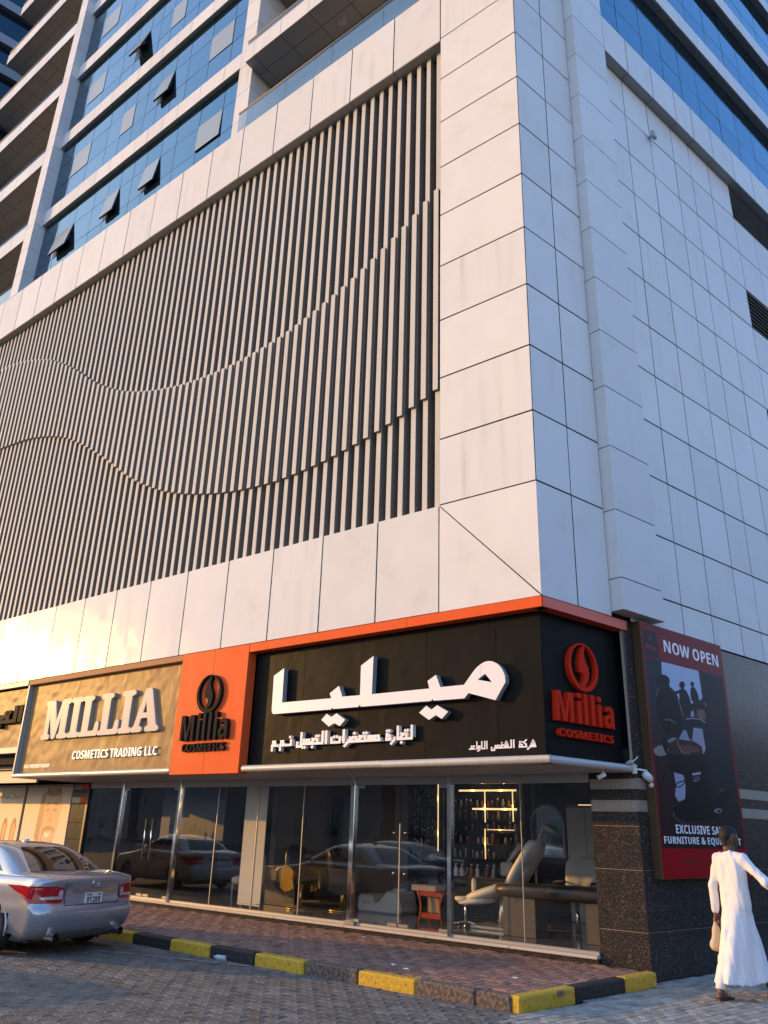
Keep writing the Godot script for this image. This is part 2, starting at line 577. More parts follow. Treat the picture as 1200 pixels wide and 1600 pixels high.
func lay(parent: Node3D, called: String, spots: Array, meshes: Array, prefix: String, near: Vector3, most := 290) -> void:
	# spots: [Transform3D]; the nearest become parts of their own, the rest one part
	spots.sort_custom(func(a, b): return a.origin.distance_squared_to(near) < b.origin.distance_squared_to(near))
	var rest := {}
	for i in spots.size():
		var T: Transform3D = spots[i]
		var k := rng.randi() % 5
		T.origin.y += rng.randf_range(-0.004, 0.003)
		T.basis = T.basis * Basis(Vector3(0, 0, 1), rng.randf_range(-0.007, 0.007)) * Basis(Vector3(1, 0, 0), rng.randf_range(-0.007, 0.007))
		var mesh: ArrayMesh = meshes[rng.randi() % meshes.size()]
		if i < most:
			shared(called, mesh, M[prefix + str(k)], T, parent)
		else:
			if not rest.has(k):
				rest[k] = SurfaceTool.new()
			rest[k].append_from(mesh, 0, T)
	if rest.size():
		var am := ArrayMesh.new()
		for k in rest:
			rest[k].set_material(M[prefix + str(k)])
			am = rest[k].commit(am)
		var o := MeshInstance3D.new()
		o.mesh = am
		put(o, called + "_field", parent)
		o.set_meta("kind", "stuff")

func ground() -> void:
	var road := structure("road")
	var st := new_st()
	quad(st, Vector3(-320, -0.03, 320), Vector3(320, -0.03, 320), Vector3(320, -0.03, -320), Vector3(-320, -0.03, -320))
	obj("bedding", st, M.sand, road)
	var see := Vector3(3.0, 0, 6.0)
	# grey interlocking blocks of the parking lane
	var poly := zigzag_paver(0.125)
	var meshes := [paver_mesh(poly, 0.0055, 0.05)]
	var spots := []
	var du := 0.25
	var dv := 0.125
	var turn := Basis(Vector3.UP, 0.0)
	for j in range(0, 62):
		for i in range(-60, 14):
			var p := Vector3(i * du + (du * 0.5 if j % 2 else 0.0), 0, 1.07 + (j + 0.5) * dv)
			if p.x > 0.20 + (1.05 - p.z) * 0.1 and p.z < 1.5:
				continue
			if p.x + p.z * 1.35 < -11.0 or (p.x > 1.8) or p.z > 6.2 - 0.15 * p.x:
				continue
			spots.append(Transform3D(turn, p))
	lay(road, "paving_block", spots, meshes, "road_", see)
	# a worn painted bay line across the blocks
	var line := new_st()
	for k in 9:
		var a := Vector3(-7.4 + k * 0.42, 0.006, 2.25 - k * 0.125)
		var b := a + Vector3(0.42, 0, -0.125) * rng.randf_range(0.55, 0.97)
		var w := Vector3(0.01, 0, 0.03)
		quad(line, a + w, b + w, b - w, a - w)
	obj("painted_line", line, mat(lin(0.26, 0.25, 0.24), 0.8), road)
	# footpath on the side street
	var walk := structure("footpath")
	meshes = [paver_mesh(v2([[-0.1, -0.05], [0.1, -0.05], [0.1, 0.05], [-0.1, 0.05]]), 0.004, 0.045)]
	spots = []
	var TB := Transform3D(Basis(RD, Vector3.UP, NN), Vector3.ZERO)
	for j in range(0, 46):
		for i in range(-14, 40):
			var sx := i * 0.2 + (0.1 if j % 2 else 0.0)
			var o := 0.06 + j * 0.1
			var p := TB * Vector3(sx, 0, o)
			if p.z > 1.55 or (p.z > -1.7 and p.x < 0.13 - (p.z - 1.0) * 0.135) or p.x < 0.1 or (p.x > 3.2):
				continue
			spots.append(Transform3D(Basis(RD, Vector3.UP, NN), p))
	lay(walk, "paving_brick", spots, meshes, "walk_", Vector3(1.6, 0, 1.0))
	# raised pavement of red bricks
	var pav := structure("pavement")
	bx("slab", M.sand, pav, Vector3(-26, -0.03, -1.72), Vector3(0.02, 0.105, 0.86))
	spots = []
	# herringbone of 0.2 by 0.1 bricks
	for i in range(-170, 30):
		for j in range(-40, 40):
			# each cell step carries one lying and one standing brick
			var ox := i * 0.1
			var m := posmod(i - j, 4)
			var oz := -1.70 + j * 0.1
			if m == 0:
				spots.append(Transform3D(Basis(), Vector3(ox + 0.1, 0.13, oz + 0.05)))
			elif m == 2:
				spots.append(Transform3D(Basis(Vector3.UP, PI / 2), Vector3(ox + 0.05, 0.13, oz + 0.0)))
	var kept := []
	for T in spots:
		var p: Vector3 = T.origin
		if p.z < -1.66 or p.z > 0.83 or p.x < -15.0 or p.x > 0.02 - (p.z - 1.0) * 0.13:
			continue
		kept.append(T)
	lay(pav, "paving_brick", kept, meshes, "red_", Vector3(0.5, 0, 3.0))
	# kerb of painted blocks
	var kerb := structure("kerb")
	var bounds := [-12.6, -11.7, -10.8, -9.9, -9.05, -8.15, -7.27, -6.4, -5.52, -4.66, -3.78, -2.9, -2.05, -1.22, -0.45, -0.02]
	var kinds := ["kerb_yellow", "kerb_black", "kerb_yellow", "kerb_black", "kerb_yellow", "kerb_black", "kerb_yellow", "kerb_black", "kerb_yellow", "kerb_black", "kerb_yellow", "kerb_bare", "kerb_yellow", "kerb_bare", "kerb_bare"]
	for k in kinds.size():
		bx("kerb_block", M[kinds[k]], kerb, Vector3(bounds[k] + 0.006, -0.04, 0.87), Vector3(bounds[k + 1] - 0.006, 0.135 + rng.randf_range(-0.004, 0.004), 1.03 + rng.randf_range(-0.006, 0.006)), 0.018)
	var e0 := Vector3(0.075, 0, 1.03)
	var e1 := Vector3(0.455, 0, -1.66)
	var dirk := (e1 - e0).normalized()
	var outk := Vector3(-dirk.z, 0, dirk.x)
	var cuts := [0.0, 0.98, 1.99, 2.70]
	var ck := ["kerb_yellow", "kerb_black", "kerb_yellow"]
	for k in 3:
		var T := Transform3D(Basis(dirk, Vector3.UP, outk), e0)
		bx("kerb_block", M[ck[k]], kerb, Vector3(cuts[k] + 0.006, -0.04, -0.15), Vector3(cuts[k + 1] - 0.006, 0.135, 0.0), 0.018, T)
	# paving bricks that close the wedge between the red field and the side kerb
	var st2 := new_st()
	upright(PackedVector2Array([Vector2(-0.02, 0.86), Vector2(-0.06, 0.86), Vector2(-0.06, -1.72), Vector2(0.30, -1.72)]), -0.03, 0.11, st2)
	obj("mortar_wedge", st2, M.sand, pav)

# ------------------------------------------------------------------ the corner building
var B: Node3D

func plan(a: float, b: float, x0: float, s1: float, back := -44.0) -> PackedVector2Array:  # the unseen rear is drawn deep to shade the house across the side street
	# footprint: front face set back by a, side face set back by b, from x0 to s1 along the side
	var cx := (-b + a * NN.z) / NN.x
	var e := RD * s1 - NN * b
	return PackedVector2Array([Vector2(x0, -a), Vector2(cx, -a), Vector2(e.x, e.z), Vector2(e.x, minf(back, e.z - 0.1)), Vector2(x0, back)])

func panel(T: Transform3D, u0: float, u1: float, v0: float, v1: float, d: float, parent: Node = null, called := "cladding_panel", m: Material = null, g := 0.013, th := 0.05) -> MeshInstance3D:
	var pm: Material = m if m else M["white_%d" % (rng.randi() % 4)]
	# hung by hand: each panel sits a hair out of line with the next
	var c := Vector3((u0 + u1) * 0.5, (v0 + v1) * 0.5, d + rng.randf_range(-0.0015, 0.0015))
	var L := T * Transform3D(Basis(Vector3.RIGHT, rng.randf_range(-0.0016, 0.0016)) * Basis(Vector3.UP, rng.randf_range(-0.0016, 0.0016)), c)
	var h := Vector3((u1 - u0) * 0.5 - g, (v1 - v0) * 0.5 - g, 0.0)
	return bx(called, pm, parent if parent else B, Vector3(-h.x, -h.y, -th), Vector3(h.x, h.y, 0.0), 0.004, L)

func sheet_panel(T: Transform3D, u0: float, u1: float, v0: float, v1: float, d: float) -> MeshInstance3D:
	# a thin cladding sheet over the sealant bed
	return panel(T, u0, u1, v0, v1, d, B, "cladding_panel", null, 0.011, 0.010)

func building_core() -> void:
	B = thing("corner_building", "tall corner building clad in white metal panels with blue strip windows", "building")
	var st := new_st()
	upright(plan(0.30, 0.30, -30.0, 15.5), 2.78, 4.56, st)
	obj("core", st, M.core, B)
	st = new_st()
	upright(plan(0.06, 0.06, -30.0, 15.5), 4.562, 6.17, st)
	obj("core", st, M.core, B)
	st = new_st()
	upright(PackedVector2Array([Vector2(-1.66, -0.06), Vector2(-0.07, -0.06), Vector2(2.3, -12), Vector2(-1.66, -12)]), 6.171, 16.12, st)
	obj("core", st, M.core, B)
	st = new_st()
	box(st, RF, Vector3(0.3, 6.172, -0.5), Vector3(15.4, 16.119, -0.06))
	obj("core", st, M.core, B)
	# parking decks behind the screen
	bx("deck_wall", M.concrete, B, Vector3(-29, 6.172, -9.4), Vector3(-0.4, 16.118, -9.1))
	bx("deck_wall", M.concrete, B, Vector3(-29.4, 6.172, -9.4), Vector3(-29.05, 16.118, -0.5))
	for y in [9.35, 12.7]:
		bx("deck_slab", M.concrete, B, Vector3(-29, y, -9.1), Vector3(-1.67, y + 0.25, -0.95))
	for k in 5:
		bx("deck_column", M.concrete, B, Vector3(-6.0 - k * 5.5, 6.172, -2.4), Vector3(-5.5 - k * 5.5, 16.117, -1.9))
	st = new_st()
	upright(plan(0.06, 0.06, -30.0, 15.5), 16.121, 17.66, st)
	obj("core", st, M.core, B)
	st = new_st()
	upright(PackedVector2Array([Vector2(-18.6, -0.47), Vector2(-8.0, -0.47), Vector2(-8.0, -1.3), Vector2(-0.5, -1.3), Vector2(0.4, -3.0), Vector2(2.2, -12), Vector2(-18.6, -12)]), 17.661, 38.0, st)
	obj("core", st, M.core, B)
	# the tower over the white corner bay
	st = new_st()
	upright(plan(0.06, 0.06, -1.62, 2.4, -6.0), 17.662, 38.0, st)
	obj("core", st, M.core, B)
	st = new_st()
	upright(PackedVector2Array([Vector2(RD.x * 2.2 - NN.x * 0.05, RD.z * 2.2 - NN.z * 0.05), Vector2(RD.x * 15.5 - NN.x * 0.05, RD.z * 15.5 - NN.z * 0.05), Vector2(-4.0, -15), Vector2(-4.0, -2.0)]), 17.663, 38.0, st)
	obj("core", st, M.core, B)

func front_cladding() -> void:
	var jx := -1.635
	# corner pier: one panel per course, a course of 1.105 m
	var y0 := 6.20
	for k in 20:
		sheet_panel(LF, jx, 0.0, y0 + k * 1.105, y0 + (k + 1) * 1.105, 0.0)
	# mitred pair below the pier
	for half in 2:
		var st := new_st()
		var p := v2([[jx + 0.007, 4.552], [-0.012, 4.552], [jx + 0.007, 6.178]]) if half == 0 else v2([[-0.004, 4.566], [-0.004, 6.193], [jx + 0.012, 6.193]])
		prism(st, LF, p, -0.011, 0.0, 0.003)
		obj("cladding_panel", st, M["white_%d" % (half * 2)], B)
	# band between the screen and the signs
	for k in 22:
		sheet_panel(LF, jx - 1.18 * (k + 1), jx - 1.18 * k, 4.545, 6.20, 0.0)
	# band above the screen, with its soffit
	for k in 22:
		sheet_panel(LF, jx - 1.18 * (k + 1), jx - 1.18 * k, 16.10, 17.72, 0.0)
		bx("soffit_panel", M.soffit, B, Vector3(jx - 1.18 * (k + 1) + 0.007, 16.10, -0.32), Vector3(jx - 1.18 * k - 0.007, 16.125, -0.0125), 0.002)
	# dark sealant bed that shows in the joints
	bx("joint_sealant", M.joint, B, Vector3(jx + 0.004, 6.18, -0.056), Vector3(-0.03, 28.3, -0.0125))
	bx("joint_sealant", M.joint, B, Vector3(-27.6, 4.556, -0.056), Vector3(-0.03, 6.178, -0.0125))
	bx("joint_sealant", M.joint, B, Vector3(-27.6, 16.127, -0.056), Vector3(jx + 0.003, 17.70, -0.0125))
	# reveal at the right-hand side of the screen
	bx("reveal", M.white_1, B, Vector3(jx - 0.012, 6.18, -1.25), Vector3(jx + 0.03, 16.1, -0.058))
	bx("window_sill", M.white_2, B, Vector3(-30, 6.17, -1.28), Vector3(jx - 0.02, 6.19, -0.058))

func side_cladding() -> void:
	# first bays beside the corner: two columns
	var y0 := 6.20
	for k in 20:
		for b in 2:
			sheet_panel(RF, [0.0, 0.772][b], [0.772, 1.545][b], y0 + k * 1.105, y0 + (k + 1) * 1.105, 0.0)
	for b in 2:
		sheet_panel(RF, [0.0, 0.772][b], [0.772, 1.545][b], 4.545, 6.20, 0.0)
	# pilaster
	var ph := 1.0516
	for k in range(-2, 12):
		var ya := maxf(6.15 + k * ph, 4.62)
		var yb := 6.15 + (k + 1) * ph
		if k == 10:
			yb = 17.66
		if k > 10:
			ya = 17.66 + (k - 11) * 1.1
			yb = ya + 1.1
		var T := RF
		var m: Material = M["white_%d" % (rng.randi() % 4)]
		var st := new_st()
		box(st, T, Vector3(1.545 + 0.002, ya + 0.007, -0.05), Vector3(2.60, yb - 0.007, 0.20), 0.004)
		obj("pilaster_panel", st, m, B)
	# side wall
	var cols := [2.60, 3.47, 4.38, 5.34, 6.07, 6.95, 7.95, 8.95, 9.9, 10.9, 11.9, 12.9, 13.9, 15.0]
	var vents := [[16.64, 15.60], [13.45, 12.41], [10.30, 9.25]]
	for i in cols.size() - 1:
		for k in range(-2, 10):
			var ya := 6.15 + k * ph
			var yb := ya + ph
			if k == -2:
				if i < 1:
					continue
				ya = 4.555
				yb = 6.15 - ph
			var vent := false
			if cols[i] > 7.9:
				for v in vents:
					if absf(v[0] - yb) < 0.3:
						vent = true
			if vent:
				vent_louvre(cols[i], cols[i + 1], ya, yb)
				continue
			if cols[i] < 7.9:
				sheet_panel(RF, cols[i], cols[i + 1], ya, yb, 0.0)
			else:
				panel(RF, cols[i], cols[i + 1], ya, yb, 0.0)
	sheet_panel(RF, 2.0, 3.47, 4.555, 6.15 - ph, 0.0)
	bx("joint_sealant", M.joint, B, Vector3(0.03, 4.556, -0.056), Vector3(1.55, 28.3, -0.0125), 0, RF)
	bx("joint_sealant", M.joint, B, Vector3(2.0, 4.566, -0.056), Vector3(7.94, 16.60, -0.0125), 0, RF)
	# projecting band over the wall with a soffit
	var bc := [2.60, 3.44, 4.39, 5.32, 6.06, 6.92, 7.94, 8.94, 9.9, 10.9, 11.9, 12.9, 13.9, 15.0]
	for i in bc.size() - 1:
		sheet_panel(RF, bc[i], bc[i + 1], 16.60, 17.62, 0.20)
		bx("soffit_panel", M.soffit, B, Vector3(bc[i] + 0.008, 16.605, -0.04), Vector3(bc[i + 1] - 0.008, 16.64, 0.187), 0.002, RF)
	bx("band_core", M.joint, B, Vector3(2.61, 16.645, -0.05), Vector3(15, 17.59, 0.1875), 0, RF)
	bx("band_top", M.white_0, B, Vector3(2.61, 17.592, -0.05), Vector3(15, 17.612, 0.188), 0, RF)

func vent_louvre(u0: float, u1: float, v0: float, v1: float) -> void:
	bx("vent_back", M.black, B, Vector3(u0, v0, -0.055), Vector3(u1, v1, -0.045), 0, RF)
	var n := 9
	for k in n:
		var y := v0 + (v1 - v0) * (k + 0.5) / n
		var T := RF * Transform3D(Basis(Vector3(1, 0, 0), 0.7), Vector3((u0 + u1) * 0.5, y, -0.022))
		bx("vent_blade", M.blade, B, Vector3(-(u1 - u0) * 0.5, -0.006, -0.03), Vector3((u1 - u0) * 0.5, 0.006, 0.03), 0, T)

# ------------------------------------------------------------------ screen of vertical fins with a wave
func curve_at(c: Array, x: float) -> float:
	for i in c.size() - 1:
		if x >= c[i][0] and x <= c[i + 1][0]:
			var t: float = (x - c[i][0]) / (c[i + 1][0] - c[i][0])
			# Catmull-Rom through the neighbours
			var p0: float = c[maxi(i - 1, 0)][1]
			var p1: float = c[i][1]
			var p2: float = c[i + 1][1]
			var p3: float = c[mini(i + 2, c.size() - 1)][1]
			return p1 + 0.5 * t * (p2 - p0 + t * (2 * p0 - 5 * p1 + 4 * p2 - p3 + t * (3 * (p1 - p2) + p3 - p0)))
	return c[0][1] if x < c[0][0] else c[c.size() - 1][1]

func fin_screen() -> void:
	var S := thing("fin_screen", "screen of upright beige fins stepping out in a wave", "screen", Vector3(-10, 6.19, -0.4))
	var topc := [[-22.0, 14.2], [-20.0, 14.7], [-18.44, 14.72], [-17.51, 14.61], [-16.42, 14.33], [-15.2, 13.89], [-14.28, 13.39], [-13.39, 12.83], [-12.53, 12.23], [-11.88, 11.84], [-11.18, 11.49], [-10.42, 11.2], [-9.71, 10.99], [-8.61, 10.77], [-7.46, 10.67], [-6.55, 10.68], [-5.54, 10.78], [-4.83, 10.94], [-4.14, 11.15], [-3.64, 11.33], [-3.15, 11.55], [-2.68, 11.79], [-2.2, 12.07], [-1.71, 12.38]]
	var botc := [[-22.0, 11.2], [-19.5, 11.7], [-18.2, 11.7], [-17.14, 11.61], [-16.28, 11.53], [-15.34, 11.41], [-14.25, 11.15], [-13.46, 10.87], [-12.67, 10.48], [-11.9, 10.04], [-11.28, 9.64], [-10.57, 9.15], [-9.92, 8.75], [-9.22, 8.4], [-8.59, 8.14], [-7.99, 7.95], [-7.43, 7.81], [-6.9, 7.7], [-6.4, 7.62], [-5.53, 7.55], [-5.03, 7.55], [-4.1, 7.62], [-3.4, 7.74], [-2.92, 7.84], [-2.44, 7.98], [-1.96, 8.14], [-1.72, 8.23]]
	# the curves were taken on the face plane; the raised parts stand a little behind it
	var q := 9.196 / 9.066
	for c in [topc, botc]:
		for p in c:
			p[0] = 4.673 + (p[0] - 4.673) * q
			p[1] = 1.65 + (p[1] - 1.65) * q
	var inv := S.transform.affine_inverse()
	for k in 86:
		var x := -1.808 - 0.2432 * k
		var st := new_st()
		var y0 := curve_at(botc, x)
		var y1 := curve_at(topc, x)
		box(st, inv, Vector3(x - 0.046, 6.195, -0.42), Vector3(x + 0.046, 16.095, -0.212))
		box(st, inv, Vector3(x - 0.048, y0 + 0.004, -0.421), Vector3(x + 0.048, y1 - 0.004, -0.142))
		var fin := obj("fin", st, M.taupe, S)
		st = new_st()
		box(st, inv, Vector3(x - 0.049, 6.195, -0.2115), Vector3(x + 0.049, 16.095, -0.20), 0.003)
		box(st, inv, Vector3(x - 0.052, y0, -0.1415), Vector3(x + 0.052, y1, -0.13), 0.003)
		obj("face_plate", st, M.fin, fin)
	# second layer on the carrying rails behind
	for k in 86:
		var x := -1.60 - 0.24 * k
		var st := new_st()
		var h := curve_at(topc, x) + 0.55
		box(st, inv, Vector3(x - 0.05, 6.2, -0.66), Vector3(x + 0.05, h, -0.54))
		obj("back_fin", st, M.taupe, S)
	for y in [6.9, 9.2, 11.5, 13.8, 15.4]:
		bx("carrier_rail", M.alu, S, Vector3(-22, y, -0.53), Vector3(-1.66, y + 0.07, -0.43), 0, inv)

# ------------------------------------------------------------------ strip windows over the screen
func pane_on(T: Transform3D, u0: float, u1: float, v0: float, v1: float, d: float, m: Material, called := "window_pane", parent: Node = null) -> MeshInstance3D:
	# each pane is set a hair out of true, as glazing is
	var cx := (u0 + u1) * 0.5
	var cy := (v0 + v1) * 0.5
	var L := T * Transform3D(Basis(Vector3.RIGHT, rng.randf_range(-0.004, 0.004)) * Basis(Vector3.UP, rng.randf_range(-0.004, 0.004)), Vector3(cx, cy, d))
	var g := 0.009
	return bx(called, m, parent if parent else B, Vector3(u0 - cx + g, v0 - cy + g, -0.02), Vector3(u1 - cx - g, v1 - cy - g, 0.0), 0.0, L)

func sash(T: Transform3D, u0: float, u1: float, v0: float, v1: float, d: float, open: float) -> void:
	# a top-hung sash, swung out at the foot by `open` radians
	var s := Node3D.new()
	put(s, "window_sash", B)
	s.transform = T * Transform3D(Basis(Vector3.RIGHT, -open), Vector3((u0 + u1) * 0.5, v1, d + 0.012))
	var w := (u1 - u0) * 0.5 - 0.012
	var h := v1 - v0 - 0.02
	bx("sash_frame", M.sash_frame, s, Vector3(-w, -h, -0.055), Vector3(w, -0.004, -0.008), 0.003)
	bx("pane", M.sash, s, Vector3(-w + 0.004, -h + 0.004, -0.007), Vector3(w - 0.004, -0.008, 0.002), 0.0)
	if open > 0.1:
		for e in [-1, 1]:
			var st := new_st(0)
			tube(st, [Vector3(e * (w - 0.03), -h * 0.85, -0.05), Vector3(e * (w - 0.03), -h * 0.45, -0.02 - sin(open) * h * 0.45)], 0.008, 6)
			obj("stay", st, M.steel, s)
		# dark opening behind
		bx("sash_opening", M.black, B, Vector3(u0 + 0.02, v0 + 0.02, d - 0.012), Vector3(u1 - 0.02, v1 - 0.02, d + 0.001), 0, T)

func front_windows() -> void:
	var xl := -18.55
	var xr := -8.42
	var mull := [-18.55, -17.49, -16.46, -15.39, -14.6, -13.9, -13.26, -12.62, -11.88, -11.17, -10.14, -9.11, -8.42]
	var spb := [20.70, 24.25, 27.74, 31.26, 34.8]
	var open_at := {"0:1": 0.19, "0:4": 0.15, "0:7": 0.14, "0:10": 0.03, "1:7": 0.17, "2:4": 0.26, "3:7": 0.2}
	var shut_at := {"1:1": 1, "1:4": 1, "1:10": 1, "2:1": 1, "2:7": 1, "3:1": 1, "3:4": 1}
	for f in 5:
		var v0: float = 17.60 if f == 0 else spb[f - 1] + 0.58
		var v3: float = spb[f]
		var t1: float = [18.84, 22.35, 25.72, 29.2, 32.7][f]
		var t2: float = [19.80, 23.33, 26.73, 30.25, 33.75][f]
		for i in mull.size() - 1:
			for r in 3:
				var a: float = [v0, t1, t2][r]
				var b: float = [t1, t2, v3 + 0.02][r]
				var key := "%d:%d" % [f, i]
				if r == 1 and open_at.has(key):
					sash(LF, mull[i], mull[i + 1], a, b, -0.40, open_at[key])
				elif r == 1 and shut_at.has(key):
					sash(LF, mull[i], mull[i + 1], a, b, -0.40, 0.0)
				else:
					pane_on(LF, mull[i], mull[i + 1], a, b, -0.40, M["mirror_%d" % (rng.randi() % 4)])
		# spandrel course
		for i in mull.size() - 1:
			panel(LF, mull[i], mull[i + 1], v3, v3 + 0.60, -0.27, B, "spandrel_panel", null, 0.006, 0.04)
			bx("soffit_panel", M.soffit, B, Vector3(mull[i] + 0.007, v3, -0.395), Vector3(mull[i + 1] - 0.007, v3 + 0.02, -0.315), 0.0)
		bx("spandrel_core", M.joint, B, Vector3(xl, v3 + 0.03, -0.44), Vector3(xr, v3 + 0.57, -0.315))
	bx("glazing_rail", M.joint, B, Vector3(xl, 17.5, -0.46), Vector3(xr, 36, -0.428))
	# piers either side, in courses
	var y := 17.72
	var k := 0
	while y < 36.0:
		var h: float = [0.90, 1.0, 1.0, 0.62][k % 4]
		column_course(-19.08, -18.55, y, y + h, 0.0, -0.45)
		column_course(-8.42, -7.88, y, y + h, -0.27, -1.25)
		y += h
		k += 1
	bx("pier_core", M.joint, B, Vector3(-19.07, 17.7, -0.46), Vector3(-18.56, 36, -0.02))
	bx("pier_core", M.joint, B, Vector3(-8.41, 17.7, -1.25), Vector3(-7.89, 36, -0.29))

func column_course(u0: float, u1: float, v0: float, v1: float, d: float, back: float) -> void:
	var m: Material = M["white_%d" % (rng.randi() % 4)]
	bx("pier_panel", m, B, Vector3(u0, v0 + 0.006, d - 0.02), Vector3(u1, v1 - 0.006, d), 0.003)
	bx("pier_side_panel", m, B, Vector3(u1 - 0.012, v0 + 0.006, back), Vector3(u1 + 0.002, v1 - 0.006, d - 0.022), 0.0)

func slab_edge(u0: float, u1: float, step: float, y0: float, y1: float, depth: float, right := false) -> void:
	# balcony slab: fascia panels and a soffit of panels
	var u := u1
	while u > u0 + 0.05:
		var a := maxf(u - step, u0)
		panel(LF, a, u, y0, y1, 0.0, B, "balcony_fascia", null, 0.005, 0.03)
		var zz := -0.035
		for d in [[-0.035, -0.48], [-0.48, -0.94], [-0.94, -depth]]:
			bx("soffit_panel", M.soffit, B, Vector3(a + 0.008, y0 - 0.001, d[1] + 0.008), Vector3(u - 0.008, y0 + 0.02, d[0] - 0.004), 0.0)
		u = a
	bx("balcony_core", M.joint, B, Vector3(u0, y0 + 0.022, -depth), Vector3(u1, y1 - 0.02, -0.032))

func balustrade(u0: float, u1: float, step: float, y0: float, y1: float, z: float) -> void:
	var u := u1
	while u > u0 + 0.05:
		var a := maxf(u - step, u0)
		bx("balustrade_pane", M.rail_glass, B, Vector3(a + 0.006, y0, z - 0.012), Vector3(u - 0.006, y1, z), 0.0)
		u = a
	var st := new_st(0)
	tube(st, [Vector3(u0, y1, z - 0.006), Vector3(u1, y1, z - 0.006)], 0.03, 8)
	obj("handrail", st, M.rail, B)

func balconies() -> void:
	# left of the strip windows
	var bottoms := [20.17, 23.58, 27.0, 30.32, 33.67, 36.9]
	for i in bottoms.size():
		var y: float = bottoms[i]
		var u0 := -25.8
		slab_edge(u0, -19.09, 0.98, y, y + 0.60, 1.5)
		balustrade(u0, -19.09, 1.6, y + 0.55, y + 0.80, -0.03)
	balustrade(-25.8, -19.09, 1.6, 17.6, 18.28, -0.03)
	bx("balcony_wall", M.soffit, B, Vector3(-25.6, 17.66, -1.6), Vector3(-19.0, 38, -1.5))
	bx("balcony_end", M.soffit, B, Vector3(-19.06, 17.66, -1.6), Vector3(-18.96, 38, -0.47))
	# right of the strip windows, over the screen
	for i in 4:
		var y: float = [20.22, 23.66, 27.1, 30.5][i]
		slab_edge(-7.86, -1.66, 0.98, y, y + 0.58, 1.3)
		balustrade(-7.86, -1.66, 1.5, y + 0.5, y + 0.78, -0.03)
	balustrade(-7.86, -1.66, 1.5, 17.6, 18.42, -0.03)
	bx("balcony_wall", M.soffit, B, Vector3(-7.9, 17.66, -1.31), Vector3(-1.6, 38, -1.22))
	bx("balcony_end", M.white_1, B, Vector3(-1.66, 17.72, -1.3), Vector3(-1.64, 38, -0.055))
	var st := new_st(0)
	lathe(st, Transform3D(Basis(), Vector3(-5.08, 20.22, -0.69)), [Vector2(0, -0.07), Vector2(0.08, -0.06), Vector2(0.13, -0.02), Vector2(0.14, 0.0)], 16)
	obj("ceiling_lamp", st, M.grey_white, B)

func side_windows() -> void:
	var cols := [2.61, 3.55, 4.53, 5.40, 6.23, 7.07, 8.09, 9.06, 10.0, 11.0, 12.0, 13.0, 14.0, 15.0]
	var spb := [20.42, 23.75, 27.1, 30.5]
	for f in 4:
		var v0: float = 17.58 if f == 0 else spb[f - 1] + 0.56
		var v3: float = spb[f]
		var t1 := v3 - 1.55
		var t2 := v3 - 0.60
		for i in cols.size() - 1:
			for r in 3:
				var a: float = [v0, t1, t2][r]
				var b: float = [t1, t2, v3 + 0.01][r]
				if r == 1 and f == 0 and (i == 3 or i == 7):
					pane_on(RF, cols[i], cols[i + 1], a, b, 0.0, M.mirror_0, "window_sash")
				else:
					pane_on(RF, cols[i], cols[i + 1], a, b, 0.0, M["mirror_%d" % (rng.randi() % 4)])
			panel(RF, cols[i], cols[i + 1], v3, v3 + 0.58, 0.20, B, "spandrel_panel", null, 0.006, 0.04)
			bx("soffit_panel", M.soffit, B, Vector3(cols[i] + 0.007, v3, 0.004), Vector3(cols[i + 1] - 0.007, v3 + 0.02, 0.158), 0.0, RF)
		bx("spandrel_core", M.joint, B, Vector3(2.62, v3 + 0.03, -0.04), Vector3(15, v3 + 0.55, 0.158), 0, RF)
	bx("glazing_rail", M.joint, B, Vector3(2.62, 17.5, -0.06), Vector3(15, 33, -0.03), 0, RF)
	# small flood light on the wall
	var fl := thing("wall_flood_light", "small grey flood light on the white side wall", "lamp", RF * Vector3(4.31, 15.57, 0.0), ANG)
	bx("arm", M.alu, fl, Vector3(-0.02, -0.02, 0.0), Vector3(0.02, 0.02, 0.09))
	bx("head", M.alu, fl, Vector3(-0.07, -0.10, 0.09), Vector3(0.07, 0.08, 0.16), 0.01)
	bx("glass", M.grey_white, fl, Vector3(-0.055, -0.085, 0.161), Vector3(0.055, 0.065, 0.166))

